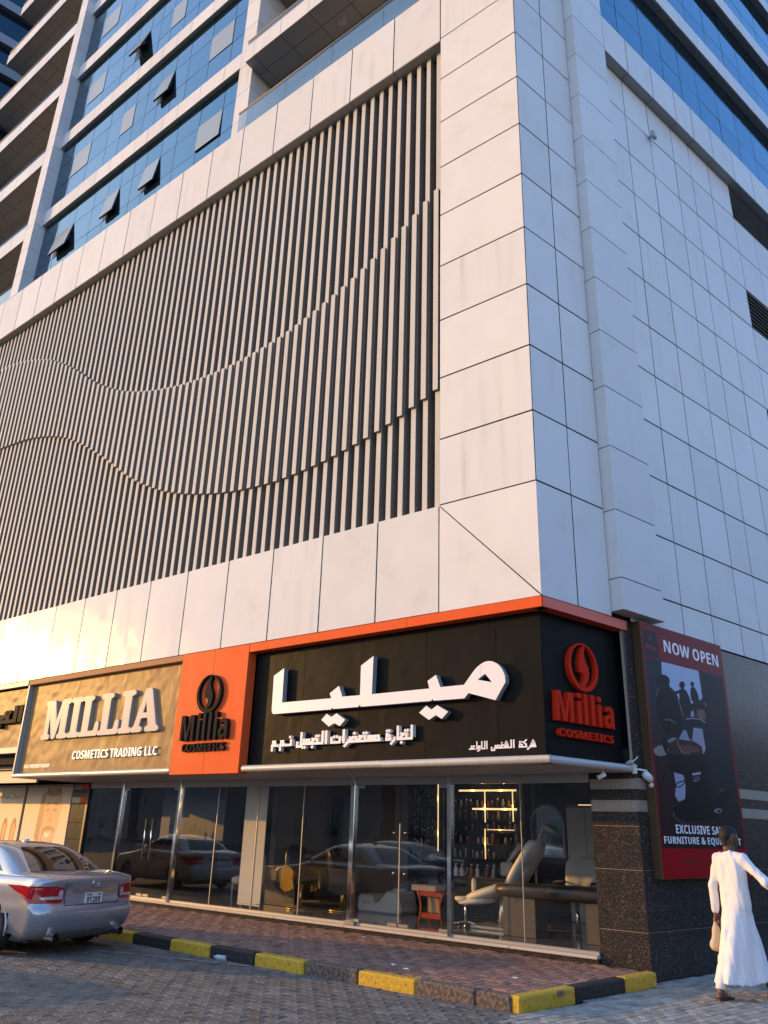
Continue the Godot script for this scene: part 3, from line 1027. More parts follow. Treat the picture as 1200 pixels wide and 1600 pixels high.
# ------------------------------------------------------------------ granite of the ground floor
func granite() -> void:
	# the pier between the glazing and the side street
	var ys := [0.0, 0.54, 1.255, 1.785, 1.965, 2.105, 2.25, 2.375, 2.46]
	var kinds := ["granite", "granite", "granite", "granite", "granite_light", "granite", "granite_light", "granite"]
	var x1 := (0.0 - WZ * NN.z) / NN.x        # where the pier meets the side face
	for k in kinds.size():
		var st := new_st()
		var pl := PackedVector2Array([Vector2(-0.305, WZ), Vector2(x1 - 0.002, WZ), Vector2(x1 - 0.06, WZ - 0.045), Vector2(-0.305, WZ - 0.045)])
		upright(pl, ys[k] + (0.003 if k else -0.04), ys[k + 1] - 0.003, st)
		obj("granite_slab", st, M[kinds[k]], B)
	bx("grout", M.grout, B, Vector3(-0.30, -0.03, WZ - 0.05), Vector3(x1 - 0.02, 2.46, WZ - 0.006))
	bx("pier_core", M.core, B, Vector3(-0.29, -0.03, WZ - 0.5), Vector3(x1 - 0.02, 2.76, WZ - 0.052))
	# the side wall
	var s0 := 1.78
	var cols := [s0, 3.1, 4.5, 5.9, 7.3, 8.7, 10.1, 11.7, 13.3, 15.2]
	var yy := [0.0, 0.54, 1.255, 1.97, 2.11, 2.25, 2.39, 3.47, 4.545]
	var kk := ["granite", "granite", "granite", "granite_light", "granite", "granite_light", "granite", "granite"]
	for i in cols.size() - 1:
		for k in kk.size():
			bx("granite_slab", M[kk[k]], B, Vector3(cols[i] + 0.0015, yy[k] + (0.003 if k else -0.04), -0.05), Vector3(cols[i + 1] - 0.0015, yy[k + 1] - 0.003, -0.012 if k < 6 else -0.014), 0.0, RF)
	bx("grout", M.grout, B, Vector3(s0, -0.03, -0.06), Vector3(15.2, 4.54, -0.018), 0, RF)
	bx("side_core", M.core, B, Vector3(s0 + 0.02, -0.03, -0.4), Vector3(15.2, 2.77, -0.062), 0, RF)

# ------------------------------------------------------------------ glazing of the shop
func shopfront() -> void:
	var G := thing("shopfront_glazing", "tall frameless glass shopfront under the black sign", "shopfront", Vector3(-6.4, 0.13, WZ))
	var inv := G.transform.affine_inverse()
	# granite plinth and stone sill
	var cuts := [-12.45, -10.9, -9.2, -7.7, -6.2, -4.6, -3.0, -1.6, -0.31]
	for i in cuts.size() - 1:
		bx("plinth_stone", M.granite, G, Vector3(cuts[i] + 0.002, -0.02, WZ - 0.10), Vector3(cuts[i + 1] - 0.002, 0.185, WZ + 0.07), 0.004, inv)
		bx("sill_stone", M.sill, G, Vector3(cuts[i] + 0.002, 0.187, WZ - 0.10), Vector3(cuts[i + 1] - 0.002, 0.225, WZ + 0.10), 0.006, inv)
	bx("bottom_rail", M.alu, G, Vector3(-12.45, 0.226, WZ - 0.03), Vector3(-0.31, 0.27, WZ + 0.03), 0.004, inv)
	bx("head_rail", M.alu, G, Vector3(-12.45, 2.335, WZ - 0.03), Vector3(-0.31, 2.458, WZ + 0.035), 0.004, inv)
	# panes and the four door leaves
	var xs := [-12.45, -11.18, -10.06, -9.21, -8.03, -6.9, -5.74, -4.57, -3.585, -2.62, -1.40, -0.31]
	var doors := [1, 2, 7, 8]
	for i in xs.size() - 1:
		if i in doors:
			var d := Node3D.new()
			put(d, "door", G)
			bx("pane", M.pane, d, Vector3(xs[i] + 0.012, 0.275, WZ - 0.006), Vector3(xs[i + 1] - 0.006, 2.325, WZ + 0.006), 0.0, inv)
			# patch fittings
			var hx: float = xs[i] + 0.006 if i in [1, 7] else xs[i + 1] - 0.206
			for y in [0.275, 2.285]:
				bx("patch_fitting", M.steel, d, Vector3(hx, y, WZ - 0.02), Vector3(hx + 0.2, y + 0.045, WZ + 0.022), 0.003, inv)
			var fx: float = xs[i + 1] - 0.20 if i in [1, 7] else xs[i] + 0.012
			bx("patch_fitting", M.steel, d, Vector3(fx, 0.275, WZ - 0.02), Vector3(fx + 0.18, 0.32, WZ + 0.024), 0.003, inv)
			var st := new_st(0)
			var ax: float = xs[i + 1] - 0.11 if i in [1, 7] else xs[i] + 0.11
			if i < 6:
				tube(st, [inv * Vector3(ax, 0.95, WZ + 0.06), inv * Vector3(ax, 1.72, WZ + 0.06)], 0.016, 8)
				for y in [1.05, 1.62]:
					tube(st, [inv * Vector3(ax, y, WZ + 0.006), inv * Vector3(ax, y, WZ + 0.06)], 0.009, 6)
			else:
				for y in [1.02, 1.61]:
					tube(st, [inv * Vector3(ax, y, WZ + 0.006), inv * Vector3(ax, y, WZ + 0.03)], 0.018, 8)
			obj("handle", st, M.chrome, d)
		else:
			bx("pane", M.pane, G, Vector3(xs[i] + 0.004, 0.272, WZ - 0.006), Vector3(xs[i + 1] - 0.004, 2.334, WZ + 0.006), 0.0, inv)
			if i > 0 and not (i - 1) in doors:
				bx("glass_seam", M.alu, G, Vector3(xs[i] - 0.006, 0.272, WZ - 0.008), Vector3(xs[i] + 0.006, 2.334, WZ + 0.009), 0, inv)
	bx("door_seam", M.alu, G, Vector3(-3.592, 0.33, WZ + 0.007), Vector3(-3.578, 1.75, WZ + 0.016), 0, inv)
	for m in [[-11.18, 0.035], [-9.21, 0.04], [-4.57, 0.045], [-2.62, 0.035]]:
		bx("mullion", M.chrome, G, Vector3(m[0] - m[1], 0.226, WZ - 0.03), Vector3(m[0] + m[1], 2.458, WZ + 0.05), 0.004, inv)
	bx("floor_closer", M.steel, G, Vector3(-4.62, 0.23, WZ + 0.05), Vector3(-4.42, 0.29, WZ + 0.085), 0.004, inv)

# ------------------------------------------------------------------ canopy round the corner, its soffit and its lamps
func round_edge(st: SurfaceTool, a: Vector3, b: Vector3, out: Vector3, r: float) -> void:
	var n := 6
	for k in n:
		var t0 := -PI / 2 + PI * k / n
		var t1 := -PI / 2 + PI * (k + 1) / n
		var o0 := out * cos(t0) * r * 0.7 + Vector3.UP * sin(t0) * r
		var o1 := out * cos(t1) * r * 0.7 + Vector3.UP * sin(t1) * r
		quad_o(st, a + o0, b + o0, b + o1, a + o1, (a + b) * 0.5)

func canopy() -> void:
	var K := thing("canopy", "thin aluminium canopy edge below the shop signs", "canopy", Vector3(-4, 2.46, -0.2))
	var inv := K.transform.affine_inverse()
	# front lengths butt together; the orange panel interrupts them
	var runs := [[-5.52, -2.62], [-2.618, 0.0], [-12.84, -10.2], [-10.198, -7.40]]
	for r in runs:
		var st := new_st(0)
		round_edge(st, inv * Vector3(r[0], 2.505, -0.035), inv * Vector3(r[1], 2.505, -0.035), Vector3(0, 0, 1), 0.048)
		obj("edge_trim", st, M.canopy, K)
		bx("fascia_board", M.canopy, K, Vector3(r[0], 2.462, -0.24), Vector3(r[1] - (0.04 if r[1] == 0.0 else 0.0), 2.55, -0.036), 0, inv)
	var s2 := new_st(0)
	var c0 := RF * Vector3(0.0, 2.505, -0.035)
	var c1 := RF * Vector3(1.76, 2.505, -0.035)
	round_edge(s2, inv * c0, inv * c1, NN, 0.048)
	obj("edge_trim", s2, M.canopy, K)
	bx("fascia_board", M.canopy, K, Vector3(0.06, 2.462, -0.24), Vector3(1.76, 2.55, -0.036), 0, inv * RF)
	# soffit boards
	var x := -12.8
	while x < -0.2:
		var x1 := minf(x + 1.2, -0.06)
		bx("soffit_board", M.soffit, K, Vector3(x + 0.003, 2.458, WZ + 0.04), Vector3(x1 - 0.003, 2.480, -0.245), 0, inv)
		x = x1
	var st3 := new_st()
	upright(PackedVector2Array([Vector2(-0.058, -0.245), Vector2(-0.058, WZ - 0.02), Vector2(0.30, WZ - 0.02), Vector2(0.0, -0.245)]), 2.457, 2.479, st3)
	var o := obj("soffit_board", st3, M.soffit, K)
	o.transform = inv
	bx("soffit_core", M.core, K, Vector3(-12.8, 2.482, WZ - 0.1), Vector3(-0.35, 2.775, -0.26), 0, inv)
	# flush lamps, unlit
	var count := ["nearest", "second", "third", "fourth", "fifth", "sixth", "seventh", "eighth", "ninth"]
	var outer := [[-0.55, -1.08], [-1.65, -1.05], [-2.85, -0.99], [-4.02, -0.92], [-5.19, -0.88], [-6.4, -0.9], [-7.8, -0.9], [-9.2, -0.9], [-10.6, -0.9]]
	var inner := [[-0.4, -1.55], [-1.6, -1.55], [-2.8, -1.55], [-4.12, -1.55], [-5.28, -1.55], [-6.6, -1.55], [-8.0, -1.55], [-9.4, -1.55], [-11.0, -1.5]]
	for i in outer.size() + inner.size():
		var p: Array = outer[i] if i < outer.size() else inner[i - outer.size()]
		var which: String = count[i % outer.size()] + (" from the granite pier, outer row" if i < outer.size() else " from the granite pier, row along the glass")
		var dl := thing("downlight", "round soffit downlight, " + which, "downlight", Vector3(p[0], 2.457, p[1]), 0.0, "downlights in the canopy soffit")
		var st := new_st(0)
		lathe(st, Transform3D(), [Vector2(0.075, -0.004), Vector2(0.09, -0.007), Vector2(0.10, 0.0)], 20)
		obj("ring", st, M.alu, dl)
		st = new_st(0)
		lathe(st, Transform3D(), [Vector2(0.0, -0.003), Vector2(0.076, -0.003)], 20)
		obj("diffuser", st, M.plastic_white, dl)

# ------------------------------------------------------------------ signs
func arabic(st: SurfaceTool, T: Transform3D, words: Array, right: float, base: float, h: float, pen: float, d0: float, d1: float, gap: float) -> float:
	# strokes drawn from right to left; glyph shapes in units of the height of an upright
	var x := 0.0
	var bar := func(ax: float, ay: float, bx_: float, by: float) -> void:
		var a := Vector2(right + ax * h, base + ay * h)
		var b := Vector2(right + bx_ * h, base + by * h)
		var dir := (b - a).normalized()
		var n := Vector2(-dir.y, dir.x) * pen * 0.5
		var e := dir * pen * 0.5
		prism(st, T, PackedVector2Array([a - e - n, b + e - n, b + e + n, a - e + n]), d0, d1 + rng.randf_range(0, 0.0006))
	var dot := func(cx: float, cy: float) -> void:
		var c := Vector2(right + cx * h, base + cy * h)
		var r := pen * 0.72
		prism(st, T, PackedVector2Array([c + Vector2(r, 0), c + Vector2(0, r), c - Vector2(r, 0), c - Vector2(0, r)]), d0, d1)
	for w in words:
		for g in w:
			match g:
				"lam":
					bar.call(x, 1.0, x, 0.0); bar.call(x, 0.0, x - 0.36, 0.0); x -= 0.36
				"lam_end":
					bar.call(x, 0.0, x - 0.1, 0.0); bar.call(x - 0.1, 1.0, x - 0.1, -0.2); bar.call(x - 0.1, -0.2, x - 0.5, -0.2); bar.call(x - 0.5, -0.2, x - 0.5, 0.15); x -= 0.72
				"alif":
					bar.call(x, 0.0, x - 0.12, 0.0); bar.call(x - 0.12, 0.0, x - 0.12, 1.0); x -= 0.38
				"alif_alone":
					bar.call(x, 0.0, x, 1.0); x -= 0.30
				"ta", "ya", "ba", "nun":
					bar.call(x, 0.0, x - 0.34, 0.0); bar.call(x - 0.16, 0.0, x - 0.16, 0.38)
					if g == "ta":
						dot.call(x - 0.06, 0.66); dot.call(x - 0.28, 0.66)
					if g == "ya":
						dot.call(x - 0.06, -0.3); dot.call(x - 0.28, -0.3)
					x -= 0.34
				"jim", "ha", "kha":
					bar.call(x, 0.0, x - 0.55, 0.0); bar.call(x - 0.08, 0.38, x - 0.5, 0.04); bar.call(x - 0.08, 0.38, x - 0.3, 0.42)
					if g == "jim":
						dot.call(x - 0.3, -0.3)
					if g == "kha":
						dot.call(x - 0.25, 0.72)
					x -= 0.55
				"mim", "mim_end":
					bar.call(x, 0.0, x - 0.44, 0.0); bar.call(x - 0.06, 0.0, x - 0.06, 0.36); bar.call(x - 0.06, 0.36, x - 0.34, 0.36); bar.call(x - 0.34, 0.36, x - 0.34, 0.0)
					if g == "mim_end":
						bar.call(x - 0.42, 0.0, x - 0.42, -0.42); x -= 0.2
					x -= 0.44
				"ra":
					bar.call(x, 0.1, x - 0.06, -0.08); bar.call(x - 0.06, -0.08, x - 0.32, -0.34); x -= 0.40
				"ta_round":
					bar.call(x, 0.0, x - 0.40, 0.0); bar.call(x - 0.40, 0.0, x - 0.34, 0.45); bar.call(x - 0.34, 0.45, x - 0.08, 0.3); bar.call(x - 0.08, 0.3, x - 0.08, 0.0); dot.call(x - 0.12, 0.72); dot.call(x - 0.34, 0.72); x -= 0.62
				"ta_flat":
					bar.call(x, 0.4, x, 0.0); bar.call(x, 0.0, x - 0.75, 0.0); bar.call(x - 0.75, 0.0, x - 0.75, 0.4); dot.call(x - 0.27, 0.5); dot.call(x - 0.5, 0.5); x -= 0.95
				"sin", "shin":
					bar.call(x, 0.0, x - 0.62, 0.0)
					for k in 3:
						bar.call(x - 0.08 - k * 0.2, 0.0, x - 0.08 - k * 0.2, 0.36)
					if g == "shin":
						dot.call(x - 0.16, 0.62); dot.call(x - 0.40, 0.62); dot.call(x - 0.28, 0.86)
					x -= 0.62
				"dad", "sad_end":
					bar.call(x, 0.0, x - 0.72, 0.0); bar.call(x - 0.02, 0.0, x - 0.06, 0.34); bar.call(x - 0.06, 0.34, x - 0.3, 0.36); bar.call(x - 0.3, 0.36, x - 0.5, 0.0); bar.call(x - 0.58, 0.0, x - 0.58, 0.34)
					if g == "dad":
						dot.call(x - 0.22, 0.7); x -= 0.72
					else:
						bar.call(x - 0.72, 0.0, x - 0.72, -0.3); bar.call(x - 0.72, -0.3, x - 1.1, -0.3); bar.call(x - 1.1, -0.3, x - 1.1, 0.1); x -= 1.25
				"kaf":
					bar.call(x, 0.0, x - 0.45, 0.0); bar.call(x - 0.02, 0.95, x - 0.34, 0.62); bar.call(x - 0.34, 0.62, x - 0.06, 0.36); bar.call(x - 0.06, 0.36, x - 0.06, 0.0); x -= 0.45
				"waw":
					bar.call(x, 0.0, x, 0.36); bar.call(x, 0.36, x - 0.26, 0.36); bar.call(x - 0.26, 0.36, x - 0.26, 0.02); bar.call(x - 0.26, 0.02, x, 0.02); bar.call(x, 0.0, x - 0.1, -0.2); bar.call(x - 0.1, -0.2, x - 0.36, -0.32); x -= 0.46
				"dal", "dhal":
					bar.call(x - 0.02, 0.42, x - 0.02, 0.0); bar.call(x, 0.0, x - 0.34, 0.0)
					if g == "dhal":
						dot.call(x - 0.16, 0.72)
					x -= 0.52
				"stop":
					dot.call(x - 0.05, -0.02); x -= 0.26
		x -= gap
	return x * h

func emblem(T: Transform3D, cx: float, cy: float, rx: float, ry: float, d0: float, d1: float, m: Material, parent: Node) -> void:
	# an oval ring with a head in profile and flowing hair
	var n := 40
	var st := new_st()
	for k in n:
		var a0 := TAU * k / n
		var a1 := TAU * (k + 1) / n
		var w0 := 0.82 + 0.06 * sin(a0)
		var w1 := 0.82 + 0.06 * sin(a1)
		prism(st, T, PackedVector2Array([Vector2(cx + rx * cos(a0) * w0, cy + ry * sin(a0) * (w0 + 0.05)), Vector2(cx + rx * cos(a0), cy + ry * sin(a0)), Vector2(cx + rx * cos(a1), cy + ry * sin(a1)), Vector2(cx + rx * cos(a1) * w1, cy + ry * sin(a1) * (w1 + 0.05))]), d0, d1)
	obj("emblem_ring", st, m, parent)
	st = new_st()
	var pr := [[0.12, 0.92], [-0.02, 0.86], [-0.16, 0.70], [-0.22, 0.48], [-0.26, 0.30], [-0.36, 0.14], [-0.30, 0.08], [-0.34, 0.0], [-0.29, -0.05], [-0.32, -0.12], [-0.26, -0.22], [-0.08, -0.24], [-0.02, -0.34], [-0.04, -0.5], [-0.12, -0.68], [-0.26, -0.86], [0.04, -0.78], [0.26, -0.56], [0.36, -0.26], [0.32, 0.02], [0.18, 0.24], [0.10, 0.42], [0.08, 0.62], [0.14, 0.78]]
	var poly := PackedVector2Array()
	for p in pr:
		poly.append(Vector2(cx + p[0] * rx, cy + p[1] * ry))
	prism(st, T, poly, d0, d1)
	obj("emblem_profile", st, m, parent)

func signs() -> void:
	# --- black sign over the entrance
	var S := thing("black_fascia_sign", "black shop sign with large white Arabic lettering over the entrance", "shop sign", Vector3(-2.8, 2.56, -0.2))
	var inv := S.transform.affine_inverse()
	var seams := [-5.53, -4.39, -3.19, -1.97, -0.81, -0.13]
	for i in seams.size() - 1:
		bx("sign_board", M.sign_black, S, Vector3(seams[i] + 0.0015, 2.55, -0.21), Vector3(seams[i + 1] - 0.0015, 4.545, -0.17), 0.002, inv)
	bx("top_trim", M.orange, S, Vector3(-5.56, 4.40, -0.168), Vector3(-2.2, 4.543, 0.012), 0.004, inv)
	bx("top_trim", M.orange, S, Vector3(-2.198, 4.40, -0.168), Vector3(0.0, 4.543, 0.012), 0.004, inv)
	var word := v2([[-4.756, 4.062], [-4.984, 3.957], [-4.973, 3.397], [-4.955, 3.352], [-4.925, 3.335], [-3.67, 3.330], [-3.652, 3.359], [-3.624, 3.333], [-3.133, 3.331], [-3.1, 3.357], [-3.069, 3.330], [-1.807, 3.326], [-1.781, 3.348], [-1.755, 3.326], [-1.258, 3.321], [-1.188, 3.387], [-0.773, 3.263], [-0.616, 3.483], [-0.620, 3.57], [-0.657, 3.653], [-0.70, 3.71], [-0.748, 3.747], [-0.81, 3.777], [-0.87, 3.787], [-0.93, 3.78], [-0.985, 3.758], [-0.9865, 3.5865], [-0.922, 3.62], [-0.818, 3.5], [-1.043, 3.553], [-0.99, 3.5835], [-0.9885, 3.757], [-1.04, 3.727], [-1.094, 3.684], [-1.26, 3.503], [-1.613, 3.503], [-1.648, 3.501], [-1.722, 3.679], [-1.866, 3.606], [-1.834, 3.499], [-2.875, 3.499], [-2.865, 4.064], [-3.105, 3.943], [-3.102, 3.502], [-3.453, 3.505], [-3.532, 3.675], [-3.715, 3.576], [-3.677, 3.498], [-4.748, 3.507]])
	var dots := [v2([[-3.861, 3.184], [-3.756, 3.270], [-3.657, 3.215], [-3.556, 3.265], [-3.375, 3.160], [-3.481, 3.072], [-3.588, 3.122], [-3.699, 3.077]]), v2([[-2.007, 3.178], [-1.885, 3.265], [-1.797, 3.207], [-1.703, 3.260], [-1.520, 3.162], [-1.625, 3.073], [-1.723, 3.130], [-1.839, 3.071]])]
	var stb := new_st()
	var stf := new_st()
	for p in [word, dots[0], dots[1]]:
		prism(stb, inv, p, -0.155, -0.066)
		prism(stf, inv, p, -0.0655, -0.060)
	var big := obj("word_sides", stb, M.letter_side, S)
	obj("word_face", stf, M.letter_white, S)
	var groups := [[-2.16, -2.66, [["lam", "ta", "jim", "alif"], ["ra"], ["ta_round"]]], [-2.74, -3.72, [["mim", "sin", "ta", "ha", "dad", "ra"], ["alif_alone"], ["ta_flat"]]], [-3.78, -4.44, [["alif_alone"], ["lam", "ta", "jim", "mim", "ya", "lam_end"]]], [-4.52, -4.99, [["dhal"], ["stop"], ["mim_end"], ["stop"], ["mim_end"]]]]
	for g in groups:
		word_fit(g[2], inv, g[0], g[1], 2.845, 0.165, 0.036, -0.172, -0.10, S, M.letter_white)
	for g in [[-0.27, -0.53, [["shin", "ra"], ["kaf", "ta_round"]]], [-0.58, -0.93, [["alif_alone"], ["lam", "shin", "kha", "sad_end"]]], [-0.98, -1.27, [["alif_alone"], ["lam", "alif"], ["waw"], ["alif_alone"], ["ha", "dal"]]]]:
		word_fit(g[2], inv, g[0], g[1], 2.672, 0.088, 0.017, -0.172, -0.164, S, M.letter_white)
	# --- orange panel with the emblem
	var O := thing("orange_emblem_panel", "orange panel with black Millia Cosmetics emblem between two shop signs", "shop sign", Vector3(-6.46, 2.43, -0.1))
	var io := O.transform.affine_inverse()
	bx("panel", M.orange, O, Vector3(-7.36, 2.433, -0.17), Vector3(-6.46, 4.543, 0.012), 0.003, io)
	bx("panel", M.orange, O, Vector3(-6.457, 2.433, -0.17), Vector3(-5.57, 4.543, 0.012), 0.003, io)
	emblem(io, -6.44, 3.76, 0.325, 0.33, 0.012, 0.075, M.letter_black, O)
	lettering("name_lettering", "Millia", io, -7.09, -5.86, 2.99, 3.44, 0.085, 0.075, M.letter_black, O)
	lettering("trade_lettering", "COSMETICS", io, -7.03, -5.91, 2.80, 2.935, 0.06, 0.05, M.letter_black, O)
	# --- gold sign
	var Gd := thing("gold_fascia_sign", "gold metal sign reading MILLIA beside the orange panel", "shop sign", Vector3(-10, 2.56, -0.2))
	var ig := Gd.transform.affine_inverse()
	var gs := [-12.77, -11.9, -10.9, -9.85, -8.8, -7.8, -7.362]
	for i in gs.size() - 1:
		bx("sign_board", M.gold, Gd, Vector3(gs[i] + 0.001, 2.55, -0.14), Vector3(gs[i + 1] - 0.001, 4.545, -0.10), 0.002, ig)
	bx("top_trim", M.gold_trim, Gd, Vector3(-12.81, 4.435, -0.098), Vector3(-7.362, 4.543, 0.010), 0.004, ig)
	bx("side_trim", M.letter_side, Gd, Vector3(-12.82, 2.55, -0.14), Vector3(-12.772, 4.434, 0.008), 0.003, ig)
	# heavy raised letters: the strokes thickened by setting the outline several times
	var fat := [[-0.035, 0.0], [0.035, 0.0], [0.0, 0.018], [0.0, -0.018], [0.0, 0.0]]
	for k in fat.size():
		var f: Array = fat[k]
		lettering("name_lettering", "MILLIA", ig, -11.94 + f[0], -7.94 + f[0], 3.235 + f[1], 4.005 + f[1], -0.035 - 0.0004 * k, 0.10, M.letter_side, Gd, true)
		lettering("name_face", "MILLIA", ig, -11.94 + f[0], -7.94 + f[0], 3.235 + f[1], 4.005 + f[1], -0.030 + 0.0004 * k, 0.005, M.letter_metal, Gd, true)
	lettering("trade_lettering", "COSMETICS TRADING LLC", ig, -10.68, -7.89, 2.79, 2.95, -0.06, 0.05, M.letter_white, Gd)
	lettering("owner_lettering", "SOLE PROPRIETORSHIP", ig, -12.57, -11.54, 2.66, 2.73, -0.096, 0.005, M.letter_white, Gd)
	# --- black side sign with the red emblem
	var D := thing("side_emblem_sign", "black side sign with red Millia Cosmetics emblem facing the side street", "shop sign", RF * Vector3(0.9, 2.56, -0.2), ANG)
	var idd: Transform3D = D.transform.affine_inverse() * RF
	bx("sign_board", M.sign_black, D, Vector3(0.145, 2.55, -0.20), Vector3(1.775, 4.545, -0.162), 0.002, idd)
	bx("top_trim", M.red_edge, D, Vector3(0.004, 4.40, -0.16), Vector3(1.875, 4.543, 0.012), 0.004, idd)
	emblem(idd, 0.935, 3.755, 0.325, 0.325, -0.162, -0.10, M.letter_red, D)
	lettering("name_lettering", "Millia", idd, 0.305, 1.535, 3.0, 3.40, -0.09, 0.075, M.letter_red, D)
	lettering("trade_lettering", "COSMETICS", idd, 0.35, 1.51, 2.81, 2.91, -0.10, 0.06, M.letter_red, D)

func word_fit(w: Array, T: Transform3D, right: float, left: float, base: float, h: float, pen: float, d0: float, d1: float, parent: Node, m: Material) -> void:
	# measure the word once, then draw it to fill right..left
	var probe := new_st()
	var keep := rng.state
	var len := -arabic(probe, Transform3D(), w, 0.0, 0.0, 1.0, 0.1, 0.0, 0.1, 0.04)
	rng.state = keep
	var st := new_st()
	var sx := (right - left) / (len * h)
	var L := T * Transform3D(Basis(Vector3(sx, 0, 0), Vector3.UP, Vector3.BACK), Vector3(right, 0, 0))
	arabic(st, L, w, 0.0, base, h, pen, d0, d1, 0.04)
	obj("small_word", st, m, parent)

# ------------------------------------------------------------------ the hung poster
func fill_poly(im: Image, pts: Array, c: Color) -> void:
	# scan-line fill of a polygon given in 0..1
	var w := im.get_width()
	var h := im.get_height()
	var lo := 1.0
	var hi := 0.0
	for p in pts:
		lo = minf(lo, p[1])
		hi = maxf(hi, p[1])
	for y in range(maxi(0, int(lo * h)), mini(h - 1, int(hi * h)) + 1):
		var yy := (y + 0.5) / h
		var xs := []
		for i in pts.size():
			var a: Array = pts[i]
			var b: Array = pts[(i + 1) % pts.size()]
			if (a[1] <= yy) != (b[1] <= yy):
				xs.append(a[0] + (yy - a[1]) / (b[1] - a[1]) * (b[0] - a[0]))
		xs.sort()
		for k in range(0, xs.size() - 1, 2):
			var x0 := int(xs[k] * w)
			im.fill_rect(Rect2i(x0, y, maxi(1, int(xs[k + 1] * w) - x0), 1), c)

func print_mat(im: Image, rough := 0.3, spec := 0.4) -> StandardMaterial3D:
	var m := mat(Color(1, 1, 1), rough, 0.0, spec)
	m.albedo_texture = ImageTexture.create_from_image(im)
	return m

func sheet(called: String, T: Transform3D, u0: float, u1: float, v0: float, v1: float, d: float, m: Material, parent: Node) -> void:
	# a printed face with its own texture coordinates
	var st := new_st()
	var c := [[u0, v0, 0, 1], [u1, v0, 1, 1], [u1, v1, 1, 0], [u0, v1, 0, 0]]
	for i in [0, 2, 1, 0, 3, 2]:
		st.set_uv(Vector2(c[i][2], c[i][3]))
		st.add_vertex(T * Vector3(c[i][0], c[i][1], d))
	obj(called, st, m, parent)

